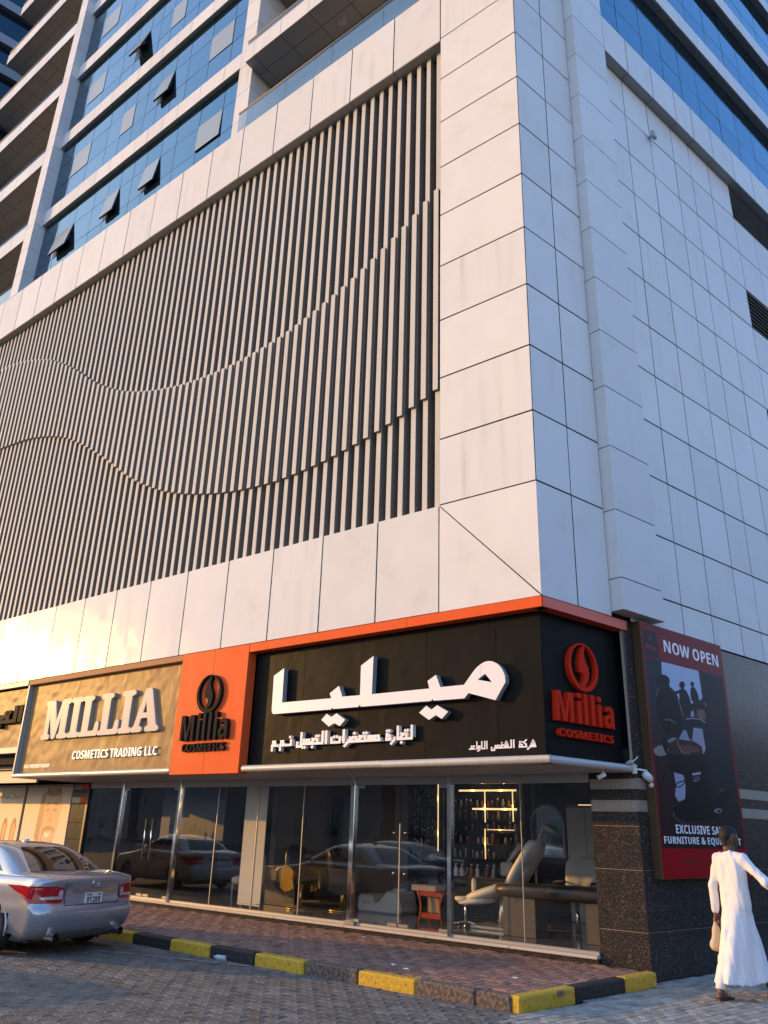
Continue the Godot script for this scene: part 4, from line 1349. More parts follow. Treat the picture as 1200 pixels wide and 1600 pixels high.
func poster() -> void:
	var P := thing("hung_poster", "tall red poster reading NOW OPEN with a barber chair on the granite wall", "poster", RF * Vector3(3.16, 1.16, 0.0), ANG)
	var T: Transform3D = P.transform.affine_inverse() * RF
	bx("light_box", M.poster_box, P, Vector3(2.02, 1.155, -0.010), Vector3(4.30, 4.56, 0.128), 0.004, T)
	var w := 512
	var h := 768
	var im := Image.create(w, h, false, Image.FORMAT_RGB8)
	im.fill(Color8(118, 16, 26))
	# the photograph inside the red border
	fill_poly(im, [[0.02, 0.150], [0.975, 0.150], [0.975, 0.89], [0.02, 0.89]], Color8(30, 32, 46))
	fill_poly(im, [[0.02, 0.150], [0.21, 0.150], [0.20, 0.50], [0.02, 0.56]], Color8(44, 34, 36))
	fill_poly(im, [[0.66, 0.150], [0.975, 0.150], [0.975, 0.60], [0.66, 0.46]], Color8(26, 30, 46))
	fill_poly(im, [[0.02, 0.56], [0.30, 0.48], [0.66, 0.46], [0.975, 0.60], [0.975, 0.89], [0.02, 0.89]], Color8(46, 24, 26))
	for k in 40:
		var u := 0.03 + 0.24 * rng.randf()
		im.fill_rect(Rect2i(int(u * w), int((0.55 + 0.3 * rng.randf()) * h), 2, 30 + rng.randi() % 30), Color8(36 + rng.randi() % 20, 16, 17))
	for p in [
		[[36, 38, 48], [[0.035, 0.161], [0.205, 0.153], [0.188, 0.217], [0.128, 0.223], [0.049, 0.432], [0.033, 0.433]]] ,
		[[60, 44, 42], [[0.016, 0.16], [0.035, 0.161], [0.036, 0.433], [0.017, 0.434]]] ,
		[[24, 26, 36], [[0.705, 0.15], [0.949, 0.144], [0.977, 0.499], [0.96, 0.776], [0.608, 0.783], [0.617, 0.456]]] ,
		[[168, 182, 206], [[0.206, 0.152], [0.652, 0.15], [0.684, 0.198], [0.667, 0.271], [0.611, 0.288], [0.505, 0.309], [0.475, 0.292], [0.374, 0.306], [0.341, 0.272], [0.27, 0.253], [0.279, 0.221], [0.196, 0.216]]] ,
		[[58, 44, 36], [[0.656, 0.149], [0.695, 0.15], [0.682, 0.27], [0.665, 0.276]]] ,
		[[16, 14, 20], [[0.282, 0.23], [0.274, 0.241], [0.257, 0.251], [0.233, 0.259], [0.205, 0.265], [0.177, 0.267], [0.151, 0.266], [0.131, 0.262], [0.12, 0.254], [0.117, 0.245], [0.125, 0.235], [0.141, 0.225], [0.165, 0.216], [0.192, 0.21], [0.221, 0.208], [0.247, 0.209], [0.268, 0.213], [0.28, 0.221]]] ,
		[[18, 15, 20], [[0.15, 0.263], [0.263, 0.249], [0.317, 0.266], [0.356, 0.292], [0.384, 0.33], [0.401, 0.372], [0.385, 0.41], [0.339, 0.449], [0.267, 0.465], [0.186, 0.461], [0.13, 0.426], [0.102, 0.381], [0.097, 0.322], [0.115, 0.291]]] ,
		[[17, 18, 26], [[0.462, 0.23], [0.459, 0.236], [0.451, 0.241], [0.44, 0.245], [0.428, 0.248], [0.415, 0.249], [0.404, 0.248], [0.396, 0.246], [0.391, 0.242], [0.39, 0.237], [0.394, 0.231], [0.402, 0.226], [0.412, 0.221], [0.425, 0.219], [0.437, 0.217], [0.449, 0.218], [0.457, 0.221], [0.462, 0.225]]] ,
		[[17, 18, 26], [[0.384, 0.257], [0.437, 0.245], [0.477, 0.258], [0.504, 0.284], [0.514, 0.308], [0.495, 0.341], [0.434, 0.364], [0.396, 0.348], [0.374, 0.306]]] ,
		[[17, 18, 26], [[0.34, 0.266], [0.388, 0.261], [0.385, 0.271], [0.335, 0.282]]] ,
		[[17, 18, 26], [[0.58, 0.216], [0.578, 0.22], [0.572, 0.223], [0.565, 0.226], [0.557, 0.228], [0.548, 0.229], [0.541, 0.228], [0.535, 0.227], [0.532, 0.224], [0.532, 0.22], [0.534, 0.217], [0.54, 0.213], [0.547, 0.21], [0.555, 0.208], [0.564, 0.207], [0.571, 0.208], [0.577, 0.21], [0.58, 0.213]]] ,
		[[17, 18, 26], [[0.532, 0.236], [0.571, 0.227], [0.602, 0.244], [0.618, 0.268], [0.619, 0.29], [0.56, 0.305], [0.52, 0.289], [0.518, 0.264]]] ,
		[[20, 20, 26], [[0.486, 0.313], [0.674, 0.293], [0.723, 0.302], [0.712, 0.315], [0.591, 0.321], [0.491, 0.326]]] ,
		[[112, 84, 74], [[0.58, 0.327], [0.673, 0.323], [0.683, 0.362], [0.612, 0.367], [0.57, 0.357]]] ,
		[[100, 62, 58], [[0.676, 0.286], [0.722, 0.289], [0.721, 0.308], [0.674, 0.302]]] ,
		[[150, 152, 162], [[0.504, 0.34], [0.532, 0.335], [0.538, 0.359], [0.486, 0.366]]] ,
		[[150, 148, 156], [[0.426, 0.382], [0.52, 0.371], [0.609, 0.369], [0.662, 0.38], [0.671, 0.375], [0.615, 0.365], [0.522, 0.366], [0.426, 0.377]]] ,
		[[24, 22, 28], [[0.402, 0.384], [0.537, 0.374], [0.661, 0.382], [0.618, 0.401], [0.456, 0.405]]] ,
		[[146, 146, 166], [[0.509, 0.407], [0.62, 0.407], [0.632, 0.492], [0.596, 0.515], [0.535, 0.485], [0.475, 0.465]]] ,
		[[138, 138, 158], [[0.316, 0.468], [0.38, 0.428], [0.441, 0.424], [0.46, 0.447], [0.462, 0.468], [0.401, 0.469]]] ,
		[[130, 120, 118], [[0.18, 0.482], [0.242, 0.466], [0.297, 0.464], [0.263, 0.477], [0.201, 0.492]]] ,
		[[30, 24, 28], [[0.417, 0.408], [0.491, 0.406], [0.478, 0.446], [0.445, 0.466], [0.422, 0.432]]] ,
		[[134, 122, 120], [[0.188, 0.522], [0.18, 0.53], [0.164, 0.537], [0.14, 0.543], [0.111, 0.547], [0.082, 0.549], [0.056, 0.547], [0.035, 0.544], [0.023, 0.538], [0.02, 0.531], [0.026, 0.523], [0.043, 0.516], [0.066, 0.51], [0.094, 0.505], [0.123, 0.504], [0.15, 0.505], [0.172, 0.509], [0.185, 0.515]]] ,
		[[18, 16, 20], [[0.135, 0.467], [0.155, 0.466], [0.173, 0.505], [0.181, 0.534], [0.148, 0.535], [0.124, 0.508]]] ,
		[[62, 34, 32], [[0.193, 0.493], [0.264, 0.476], [0.366, 0.471], [0.506, 0.469], [0.581, 0.483], [0.59, 0.507], [0.523, 0.522], [0.348, 0.531], [0.206, 0.532]]] ,
		[[96, 62, 56], [[0.307, 0.498], [0.413, 0.486], [0.533, 0.492], [0.565, 0.502], [0.419, 0.522], [0.332, 0.526]]] ,
		[[150, 120, 100], [[0.292, 0.47], [0.303, 0.499], [0.331, 0.521], [0.416, 0.526], [0.419, 0.523], [0.337, 0.519], [0.311, 0.497], [0.3, 0.469]]] ,
		[[14, 14, 18], [[0.173, 0.534], [0.348, 0.531], [0.577, 0.519], [0.637, 0.553], [0.631, 0.595], [0.322, 0.614], [0.197, 0.619], [0.166, 0.586]]] ,
		[[150, 150, 170], [[0.218, 0.604], [0.323, 0.611], [0.341, 0.647], [0.318, 0.705], [0.24, 0.718], [0.206, 0.697], [0.228, 0.651]]] ,
		[[14, 14, 18], [[0.221, 0.661], [0.252, 0.646], [0.332, 0.635], [0.329, 0.641], [0.273, 0.658], [0.221, 0.661], [0.221, 0.664], [0.276, 0.661], [0.337, 0.643], [0.333, 0.631], [0.247, 0.643], [0.213, 0.659]]] ,
		[[14, 14, 18], [[0.352, 0.612], [0.622, 0.595], [0.618, 0.708], [0.841, 0.647], [0.913, 0.657], [0.736, 0.728], [0.764, 0.751], [0.555, 0.784], [0.317, 0.788], [0.177, 0.769], [0.177, 0.742], [0.316, 0.71]]] ,
		[[160, 160, 170], [[0.431, 0.6], [0.535, 0.59], [0.535, 0.6], [0.431, 0.61]]] ,
		[[110, 110, 120], [[0.437, 0.615], [0.52, 0.608], [0.508, 0.629], [0.437, 0.635]]] ,
		[[20, 20, 24], [[0.434, 0.628], [0.52, 0.614], [0.518, 0.611], [0.432, 0.625]]] ,
		[[20, 20, 24], [[0.446, 0.615], [0.501, 0.631], [0.507, 0.628], [0.452, 0.613]]] ,
		[[120, 120, 130], [[0.746, 0.74], [0.742, 0.744], [0.731, 0.748], [0.717, 0.75], [0.7, 0.752], [0.682, 0.752], [0.666, 0.751], [0.653, 0.749], [0.646, 0.746], [0.644, 0.743], [0.648, 0.739], [0.658, 0.736], [0.673, 0.733], [0.69, 0.731], [0.707, 0.731], [0.724, 0.732], [0.737, 0.734], [0.744, 0.737]]] ,
		[[30, 30, 36], [[0.729, 0.743], [0.727, 0.744], [0.721, 0.746], [0.714, 0.747], [0.706, 0.748], [0.697, 0.749], [0.689, 0.748], [0.682, 0.747], [0.679, 0.746], [0.678, 0.744], [0.68, 0.742], [0.685, 0.74], [0.692, 0.739], [0.701, 0.738], [0.71, 0.738], [0.718, 0.738], [0.724, 0.739], [0.728, 0.741]]] ,
		[[110, 108, 112], [[0.163, 0.759], [0.178, 0.781], [0.247, 0.796], [0.31, 0.803], [0.314, 0.801], [0.251, 0.794], [0.185, 0.779], [0.171, 0.758]]] ,
		[[100, 100, 108], [[0.714, 0.676], [0.736, 0.664], [0.824, 0.649], [0.821, 0.647], [0.731, 0.662], [0.707, 0.675]]] ,
		[[130, 110, 96], [[0.111, 0.309], [0.13, 0.284], [0.16, 0.268], [0.154, 0.267], [0.123, 0.283], [0.103, 0.309]]] ,
		[[150, 132, 112], [[0.162, 0.401], [0.236, 0.396], [0.299, 0.406], [0.305, 0.403], [0.24, 0.392], [0.163, 0.398]]] ,
		[[120, 110, 104], [[0.353, 0.301], [0.377, 0.338], [0.392, 0.373], [0.402, 0.372], [0.387, 0.336], [0.364, 0.299]]] ,
	]:
		fill_poly(im, p[1], Color8(p[0][0], p[0][1], p[0][2]))
	im.resize(w / 3, h / 3, Image.INTERPOLATE_LANCZOS)
	im.resize(w, h, Image.INTERPOLATE_CUBIC)
	for b in [[0.0, 0.0, 1.0, 0.150], [0.0, 0.0, 0.02, 1.0], [0.975, 0.0, 1.0, 1.0]]:
		fill_poly(im, [[b[0], b[1]], [b[2], b[1]], [b[2], b[3]], [b[0], b[3]]], Color8(118, 16, 26))
	fill_poly(im, [[0.0, 0.892], [1, 0.892], [1, 1], [0, 1]], Color8(150, 6, 20))
	fill_poly(im, [[0.018, 0.03], [0.182, 0.03], [0.182, 0.142], [0.018, 0.142]], Color8(52, 20, 32))
	sheet("print", T, 2.028, 4.292, 1.163, 4.552, 0.1305, print_mat(im, 0.34, 0.22), P)
	var white := mat(lin(0.80, 0.80, 0.82), 0.4)
	var dim := mat(lin(0.05, 0.004, 0.008), 0.5)
	lettering("headline", "NOW OPEN", T, 2.60, 4.15, 4.195, 4.375, 0.133, 0.003, white, P)
	lettering("strapline", "EXCLUSIVE SALON", T, 2.43, 3.90, 1.715, 1.825, 0.133, 0.003, white, P)
	lettering("strapline", "FURNITURE & EQUIPMENT", T, 2.12, 4.14, 1.565, 1.675, 0.133, 0.003, white, P)
	lettering("small_print", "COMPLETE", T, 2.50, 2.92, 1.345, 1.395, 0.133, 0.002, dim, P)
	var red := mat(lin(0.25, 0.02, 0.03), 0.5)
	lettering("small_name", "Millia", T, 2.12, 2.38, 4.17, 4.245, 0.133, 0.002, red, P)
	var st := new_st()
	prism(st, T, v2([[2.24, 4.29], [2.265, 4.33], [2.25, 4.39], [2.232, 4.34]]), 0.1306, 0.133)
	obj("small_flame", st, red, P)

# ------------------------------------------------------------------ the shop next door, at the left edge
func neighbour_shop() -> void:
	var S := thing("neighbour_sign", "gold sign with black Arabic lettering at the left edge", "shop sign", Vector3(-15, 3.1, -0.2))
	var T := S.transform.affine_inverse()
	bx("sign_board", M.gold, S, Vector3(-18.5, 3.12, -0.14), Vector3(-12.93, 4.40, -0.10), 0.002, T)
	bx("top_trim", M.letter_side, S, Vector3(-18.5, 4.44, -0.12), Vector3(-12.86, 4.543, 0.008), 0.003, T)
	word_fit([["alif_alone"], ["lam", "ta", "jim", "mim"], ["ra"]], T, -12.98, -14.6, 3.68, 0.30, 0.075, -0.10, 0.0, S, M.letter_black)
	var F := thing("dark_fascia", "dark steel fascia under the gold sign at the left edge", "fascia", Vector3(-15, 2.4, -0.5))
	var TF := F.transform.affine_inverse()
	bx("beam", M.soffit, F, Vector3(-18.5, 2.99, -0.50), Vector3(-12.86, 3.118, -0.08), 0.004, TF)
	bx("recess_board", M.black, F, Vector3(-18.5, 2.685, -0.62), Vector3(-12.86, 2.988, -0.52), 0.004, TF)
	bx("lower_board", M.soffit, F, Vector3(-18.5, 2.40, -0.66), Vector3(-12.86, 2.683, -0.60), 0.004, TF)
	# printed window sheets
	var W1 := thing("portrait_banner", "sepia printed banner of a bearded man in a headscarf behind the car", "banner", Vector3(-14.2, 0.3, -1.7))
	var im := Image.create(200, 260, false, Image.FORMAT_RGB8)
	im.fill(Color8(226, 203, 176))
	for k in 900:
		var x := rng.randi() % 200
		var y := rng.randi() % 260
		im.fill_rect(Rect2i(x, y, 2 + rng.randi() % 9, 1 + rng.randi() % 5), im.get_pixel(x, y) * rng.randf_range(0.985, 1.02))
	var sep := Color8(168, 132, 98)
	for p in [[[[0.36, 0.10], [0.50, 0.02], [0.66, 0.0], [0.78, 0.05], [0.84, 0.2], [0.80, 0.48], [0.74, 0.62], [0.80, 0.80], [0.86, 1.0], [0.40, 1.0], [0.42, 0.62], [0.33, 0.58]], Color8(205, 172, 138)], [[[0.36, 0.10], [0.44, 0.06], [0.46, 0.34], [0.43, 0.56], [0.46, 0.74], [0.44, 1.0], [0.40, 1.0], [0.42, 0.62], [0.33, 0.58]], sep], [[[0.46, 0.0], [0.60, 0.06], [0.76, 0.0], [0.80, 0.08], [0.62, 0.11], [0.46, 0.09]], sep], [[[0.47, 0.19], [0.58, 0.17], [0.58, 0.20], [0.48, 0.215]], sep], [[[0.66, 0.17], [0.77, 0.18], [0.76, 0.21], [0.66, 0.20]], sep], [[[0.49, 0.25], [0.57, 0.24], [0.57, 0.27], [0.50, 0.275]], sep], [[[0.66, 0.24], [0.75, 0.25], [0.74, 0.275], [0.66, 0.27]], sep], [[[0.60, 0.26], [0.63, 0.26], [0.66, 0.40], [0.58, 0.40]], Color8(192, 156, 122)], [[[0.48, 0.47], [0.61, 0.43], [0.74, 0.46], [0.75, 0.52], [0.69, 0.48], [0.54, 0.49], [0.49, 0.58]], sep], [[[0.53, 0.51], [0.68, 0.51], [0.64, 0.56], [0.56, 0.56]], Color8(240, 222, 200)], [[[0.49, 0.56], [0.54, 0.70], [0.60, 0.64], [0.66, 0.70], [0.72, 0.56], [0.74, 0.74], [0.62, 0.86], [0.48, 0.74]], sep]]:
		fill_poly(im, p[0], p[1])
	im.resize(100, 130, Image.INTERPOLATE_LANCZOS)
	bx("backing_board", M.cream, W1, Vector3(-15.20, 0.25, WZ - 0.02), Vector3(-13.18, 2.385, WZ + 0.03), 0.003, W1.transform.affine_inverse())
	sheet("print", W1.transform.affine_inverse(), -15.19, -13.19, 0.40, 2.37, WZ + 0.033, print_mat(im, 0.5), W1)
	bx("head_trim", M.cream, W1, Vector3(-15.2, 2.387, WZ - 0.02), Vector3(-13.18, 2.43, WZ + 0.06), 0.003, W1.transform.affine_inverse())
	var W2 := thing("service_banner", "cream printed banner with two figures at the left edge", "banner", Vector3(-16.2, 0.3, -1.7))
	im = Image.create(200, 260, false, Image.FORMAT_RGB8)
	im.fill(Color8(228, 206, 180))
	for f in [0.58, 0.80]:
		fill_poly(im, [[f, 0.46], [f + 0.05, 0.36], [f + 0.11, 0.36], [f + 0.14, 0.46], [f + 0.12, 0.62], [f + 0.06, 0.70], [f + 0.01, 0.62]], Color8(150, 98, 62))
		fill_poly(im, [[f + 0.02, 0.46], [f + 0.09, 0.41], [f + 0.12, 0.50], [f + 0.09, 0.62], [f + 0.04, 0.62]], Color8(222, 158, 104))
		fill_poly(im, [[f - 0.06, 1.0], [f - 0.02, 0.72], [f + 0.05, 0.66], [f + 0.12, 0.68], [f + 0.18, 0.78], [f + 0.18, 1.0]], Color8(128, 124, 150))
		fill_poly(im, [[f + 0.02, 0.68], [f + 0.08, 0.68], [f + 0.05, 0.80]], Color8(232, 222, 210))
	bx("backing_board", M.cream, W2, Vector3(-17.3, 0.25, WZ - 0.02), Vector3(-15.31, 2.385, WZ + 0.03), 0.003, W2.transform.affine_inverse())
	sheet("print", W2.transform.affine_inverse(), -17.29, -15.32, 0.40, 2.37, WZ + 0.033, print_mat(im, 0.5), W2)
	bx("head_trim", M.cream, W2, Vector3(-17.3, 2.387, WZ - 0.02), Vector3(-15.31, 2.43, WZ + 0.06), 0.003, W2.transform.affine_inverse())
	var faded := mat(lin(0.42, 0.31, 0.20), 0.6)
	word_fit([["alif_alone"], ["nun", "jim", "alif"], ["ra"]], W2.transform.affine_inverse(), -15.42, -15.95, 2.13, 0.10, 0.018, WZ + 0.033, WZ + 0.036, W2, faded)
	word_fit([["mim", "ya", "ha"], ["alif_alone"], ["sin", "ta"]], W2.transform.affine_inverse(), -16.0, -16.7, 2.13, 0.10, 0.018, WZ + 0.033, WZ + 0.036, W2, faded)
	# the narrow striped pier between the two shops
	var Q := thing("striped_pier", "narrow dark granite pier with orange stripes beside the left glass door", "pier", Vector3(-12.85, 0.1, WZ))
	var TQ := Q.transform.affine_inverse()
	var ys := [-0.02, 0.54, 0.98, 1.255, 1.60, 2.015, 2.155, 2.31, 2.43, 2.76]
	for k in ys.size() - 1:
		var light := k == 5 or k == 7
		bx("granite_slab", M.granite_light if light else M.granite, Q, Vector3(-13.16, ys[k] + 0.003, WZ - 0.2), Vector3(-12.83, ys[k + 1] - 0.003, WZ + 0.02), 0.002, TQ)
		bx("granite_slab", M.orange if light else M.granite, Q, Vector3(-12.828, ys[k] + 0.003, WZ - 0.2), Vector3(-12.54, ys[k + 1] - 0.003, WZ + 0.02), 0.002, TQ)
	bx("end_frame", M.black, Q, Vector3(-12.538, 0.0, WZ - 0.2), Vector3(-12.46, 2.455, WZ + 0.05), 0.003, TQ)

# ------------------------------------------------------------------ what stands across the two streets, seen only as reflections
func far_house(called: String, label: String, at: Vector3, turn: float, w: float, h: float, d: float, tone: float) -> void:
	var H := thing(called, label, "building", at, turn, "")
	bx("wall", mat(lin(tone, tone * 0.93, tone * 0.84), 0.85), H, Vector3(-w / 2, 0, -d), Vector3(w / 2, h, 0))
	bx("parapet", mat(lin(tone * 0.8, tone * 0.75, tone * 0.7), 0.85), H, Vector3(-w / 2 - 0.1, h, -d - 0.1), Vector3(w / 2 + 0.1, h + 0.35, 0.1))
	var n := int(w / 3.2)
	for i in n:
		for k in int(h / 3.2):
			var x := -w / 2 + (i + 0.5) * w / n
			bx("window", M.dark_glass, H, Vector3(x - 0.7, 1.0 + k * 3.2, 0.005), Vector3(x + 0.7, 2.5 + k * 3.2, 0.03))

func opposite_side() -> void:
	far_house("low_house", "low beige house across the street behind the viewer, nearest", Vector3(-22, 0, 36), PI, 22, 7.4, 10, 0.28)
	far_house("low_house", "long low brown house across the street behind the viewer", Vector3(-50, 0, 37), PI, 30, 6.6, 10, 0.22)
	far_house("low_house", "low grey house far down across the street behind the viewer", Vector3(-84, 0, 38), PI, 32, 7.8, 10, 0.25)
	far_house("low_house", "low house across the side street out of view to the right", Vector3(30, 0, -40), -PI / 2 - 0.2, 84, 9.0, 10, 0.16)
	far_house("low_house", "low house across the side street beyond the crossing", Vector3(34, 0, 14), -PI / 2 - 0.2, 24, 6.5, 10, 0.18)
	# the dark wing that shows past the balconies
	var Wg := thing("tower_wing", "dark glazed tower wing with pale bands at the top left corner", "building", Vector3(-29, 0, 0), ANG)
	bx("glazing", M.dark_glass, Wg, Vector3(-1.2, 0, -6), Vector3(14, 52, -0.3))
	for y in [20.0, 23.4, 26.6, 30.0, 33.1, 36.2, 38.1, 40.4, 43.8]:
		bx("band", M.wing_band, Wg, Vector3(-1.2, y, -0.3), Vector3(14, y + 0.55, 0.0))

# ------------------------------------------------------------------ inside the shop
func shop_room() -> void:
	var fl := structure("shop_floor")
	for i in 16:
		for k in 5:
			var x := -12.5 + i * 0.8
			bx("floor_tile", M.shop_floor, fl, Vector3(x + 0.001, 0.10, WZ - 0.11 - (k + 1) * 0.8), Vector3(x + 0.799, 0.236 + rng.randf_range(0, 0.0006), WZ - 0.11 - k * 0.8 - 0.002))
	var wl := structure("shop_wall")
	bx("back_wall", M.shop_wall, wl, Vector3(-12.6, 0.0, -5.86), Vector3(0.98, 2.77, -5.72))
	bx("end_wall", M.shop_wall, wl, Vector3(-12.7, 0.0, -5.8), Vector3(-12.5, 2.77, WZ - 0.12))
	bx("brown_cladding", M.brown_wall, wl, Vector3(-12.49, 0.236, -5.719), Vector3(-8.76, 2.69, -5.70))
	bx("brown_cladding", M.brown_wall, wl, Vector3(-12.499, 0.236, -5.69), Vector3(-12.48, 2.69, WZ - 0.14))
	bx("dark_cladding", M.dark_wall, wl, Vector3(-3.3, 0.236, -5.719), Vector3(0.98, 2.69, -5.70))
	bx("partition", M.shop_wall, wl, Vector3(-8.75, 0.236, -5.71), Vector3(-8.6, 2.76, -3.9))
	var ce := structure("shop_ceiling")
	var st := new_st()
	upright(PackedVector2Array([Vector2(-12.6, WZ - 0.12), Vector2(0.15, WZ - 0.12), Vector2(0.95, -5.8), Vector2(-12.6, -5.8)]), 2.70, 2.775, st)
	obj("board", st, M.shop_wall, ce)

func led(T: Transform3D, a: Vector3, b: Vector3, parent: Node) -> void:
	var st := new_st()
	var r := 0.007
	box(st, T, Vector3(minf(a.x, b.x) - r, minf(a.y, b.y) - r, a.z - 0.01), Vector3(maxf(a.x, b.x) + r, maxf(a.y, b.y) + r, a.z + 0.01))
	obj("led_strip", st, M.led, parent)
	var n := 2 if a.distance_to(b) > 0.7 else 1
	for i in n:
		var l := OmniLight3D.new()
		l.light_color = Color(1.0, 0.75, 0.4)
		l.light_energy = 0.02
		l.light_size = 0.02
		l.omni_range = 12.0
		l.omni_attenuation = 2.0
		l.shadow_enabled = true
		put(l, "led_light", parent)
		l.position = T * (a.lerp(b, (i + 0.5) / n) + Vector3(0, 0, 0.03))

func bottles(S: Node3D, T: Transform3D, u0: float, u1: float, y: float, z: float, n: int, where: String) -> void:
	for k in n:
		var u := u0 + (u1 - u0) * (k + 0.5 + rng.randf_range(-0.2, 0.2)) / n
		var h := rng.randf_range(0.10, 0.19)
		var r := rng.randf_range(0.018, 0.032)
		var hue: Color = [lin(0.3, 0.3, 0.28), lin(0.22, 0.05, 0.06), lin(0.24, 0.17, 0.05), lin(0.04, 0.05, 0.11), lin(0.14, 0.07, 0.12), lin(0.02, 0.02, 0.02), lin(0.35, 0.33, 0.3)][rng.randi() % 7]
		var b := thing("product_bottle", "small product bottle on the %s" % where, "bottle", T * Vector3(u, y, z), 0, "bottles on the %s" % where)
		var st := new_st(0)
		lathe(st, Transform3D(), [Vector2(0, 0), Vector2(r, 0), Vector2(r, h * 0.68), Vector2(r * 0.45, h * 0.78), Vector2(r * 0.45, h * 0.82)], 10)
		obj("bottle_body", st, mat(hue, 0.35), b)
		st = new_st(0)
		lathe(st, Transform3D(), [Vector2(r * 0.5, h * 0.80), Vector2(r * 0.5, h), Vector2(0, h)], 8)
		obj("cap", st, M.black if rng.randf() < 0.5 else M.plastic_white, b)

func shelves(called: String, label: String, x0: float, x1: float, ys: Array, z: float, per: int) -> Node3D:
	var S := thing(called, label, "shelf", Vector3((x0 + x1) / 2, 0.236, z))
	var T := S.transform.affine_inverse()
	bx("back_board", M.black, S, Vector3(x0, 0.24, z - 0.02), Vector3(x1, 2.62, z), 0, T)
	for x in [x0, x1 - 0.03]:
		bx("side_board", M.dark_wall, S, Vector3(x, 0.24, z), Vector3(x + 0.03, 2.62, z + 0.26), 0, T)
	var nth := ["lowest", "second lowest", "third lowest", "fourth lowest", "fifth lowest", "sixth lowest", "topmost"]
	for i in ys.size():
		var y: float = ys[i]
		bx("shelf_board", M.dark_wall, S, Vector3(x0 + 0.03, y - 0.02, z), Vector3(x1 - 0.03, y, z + 0.25), 0, T)
		bottles(S, Transform3D(), x0 + 0.06, x1 - 0.06, y + 0.001, z + 0.16, per, "%s board of the %s product shelf" % [nth[i], "narrow" if x1 - x0 < 1.0 else "wide"])
	return S

func soft_box(st: SurfaceTool, T: Transform3D, h: Vector3, p := 3.2, nu := 20, nv := 12) -> void:
	# a cushion: superellipsoid
	var f := func(c: float) -> float: return signf(c) * pow(absf(c), 2.0 / p)
	var at := func(i: int, j: int) -> Vector3:
		var a := TAU * i / nu
		var b := -PI / 2 + PI * j / nv
		return T * Vector3(h.x * f.call(cos(b)) * f.call(cos(a)), h.y * f.call(sin(b)), h.z * f.call(cos(b)) * f.call(sin(a)))
	for i in nu:
		for j in nv:
			quad_o(st, at.call(i, j), at.call(i + 1, j), at.call(i + 1, j + 1), at.call(i, j + 1), T.origin)

func castors(S: Node3D, c: Vector3, r: float, n := 5) -> void:
	for k in n:
		var a := TAU * k / n + 0.3
		var d := Vector3(cos(a), 0, sin(a))
		var st := new_st(0)
		tube(st, [c + Vector3(0, 0.07, 0), c + d * r + Vector3(0, 0.05, 0)], [0.02, 0.012], 6)
		tube(st, [c + d * r + Vector3(0, 0.05, 0), c + d * r + Vector3(0, 0.0, 0)], 0.018, 6)
		obj("castor_leg", st, M.chrome, S)

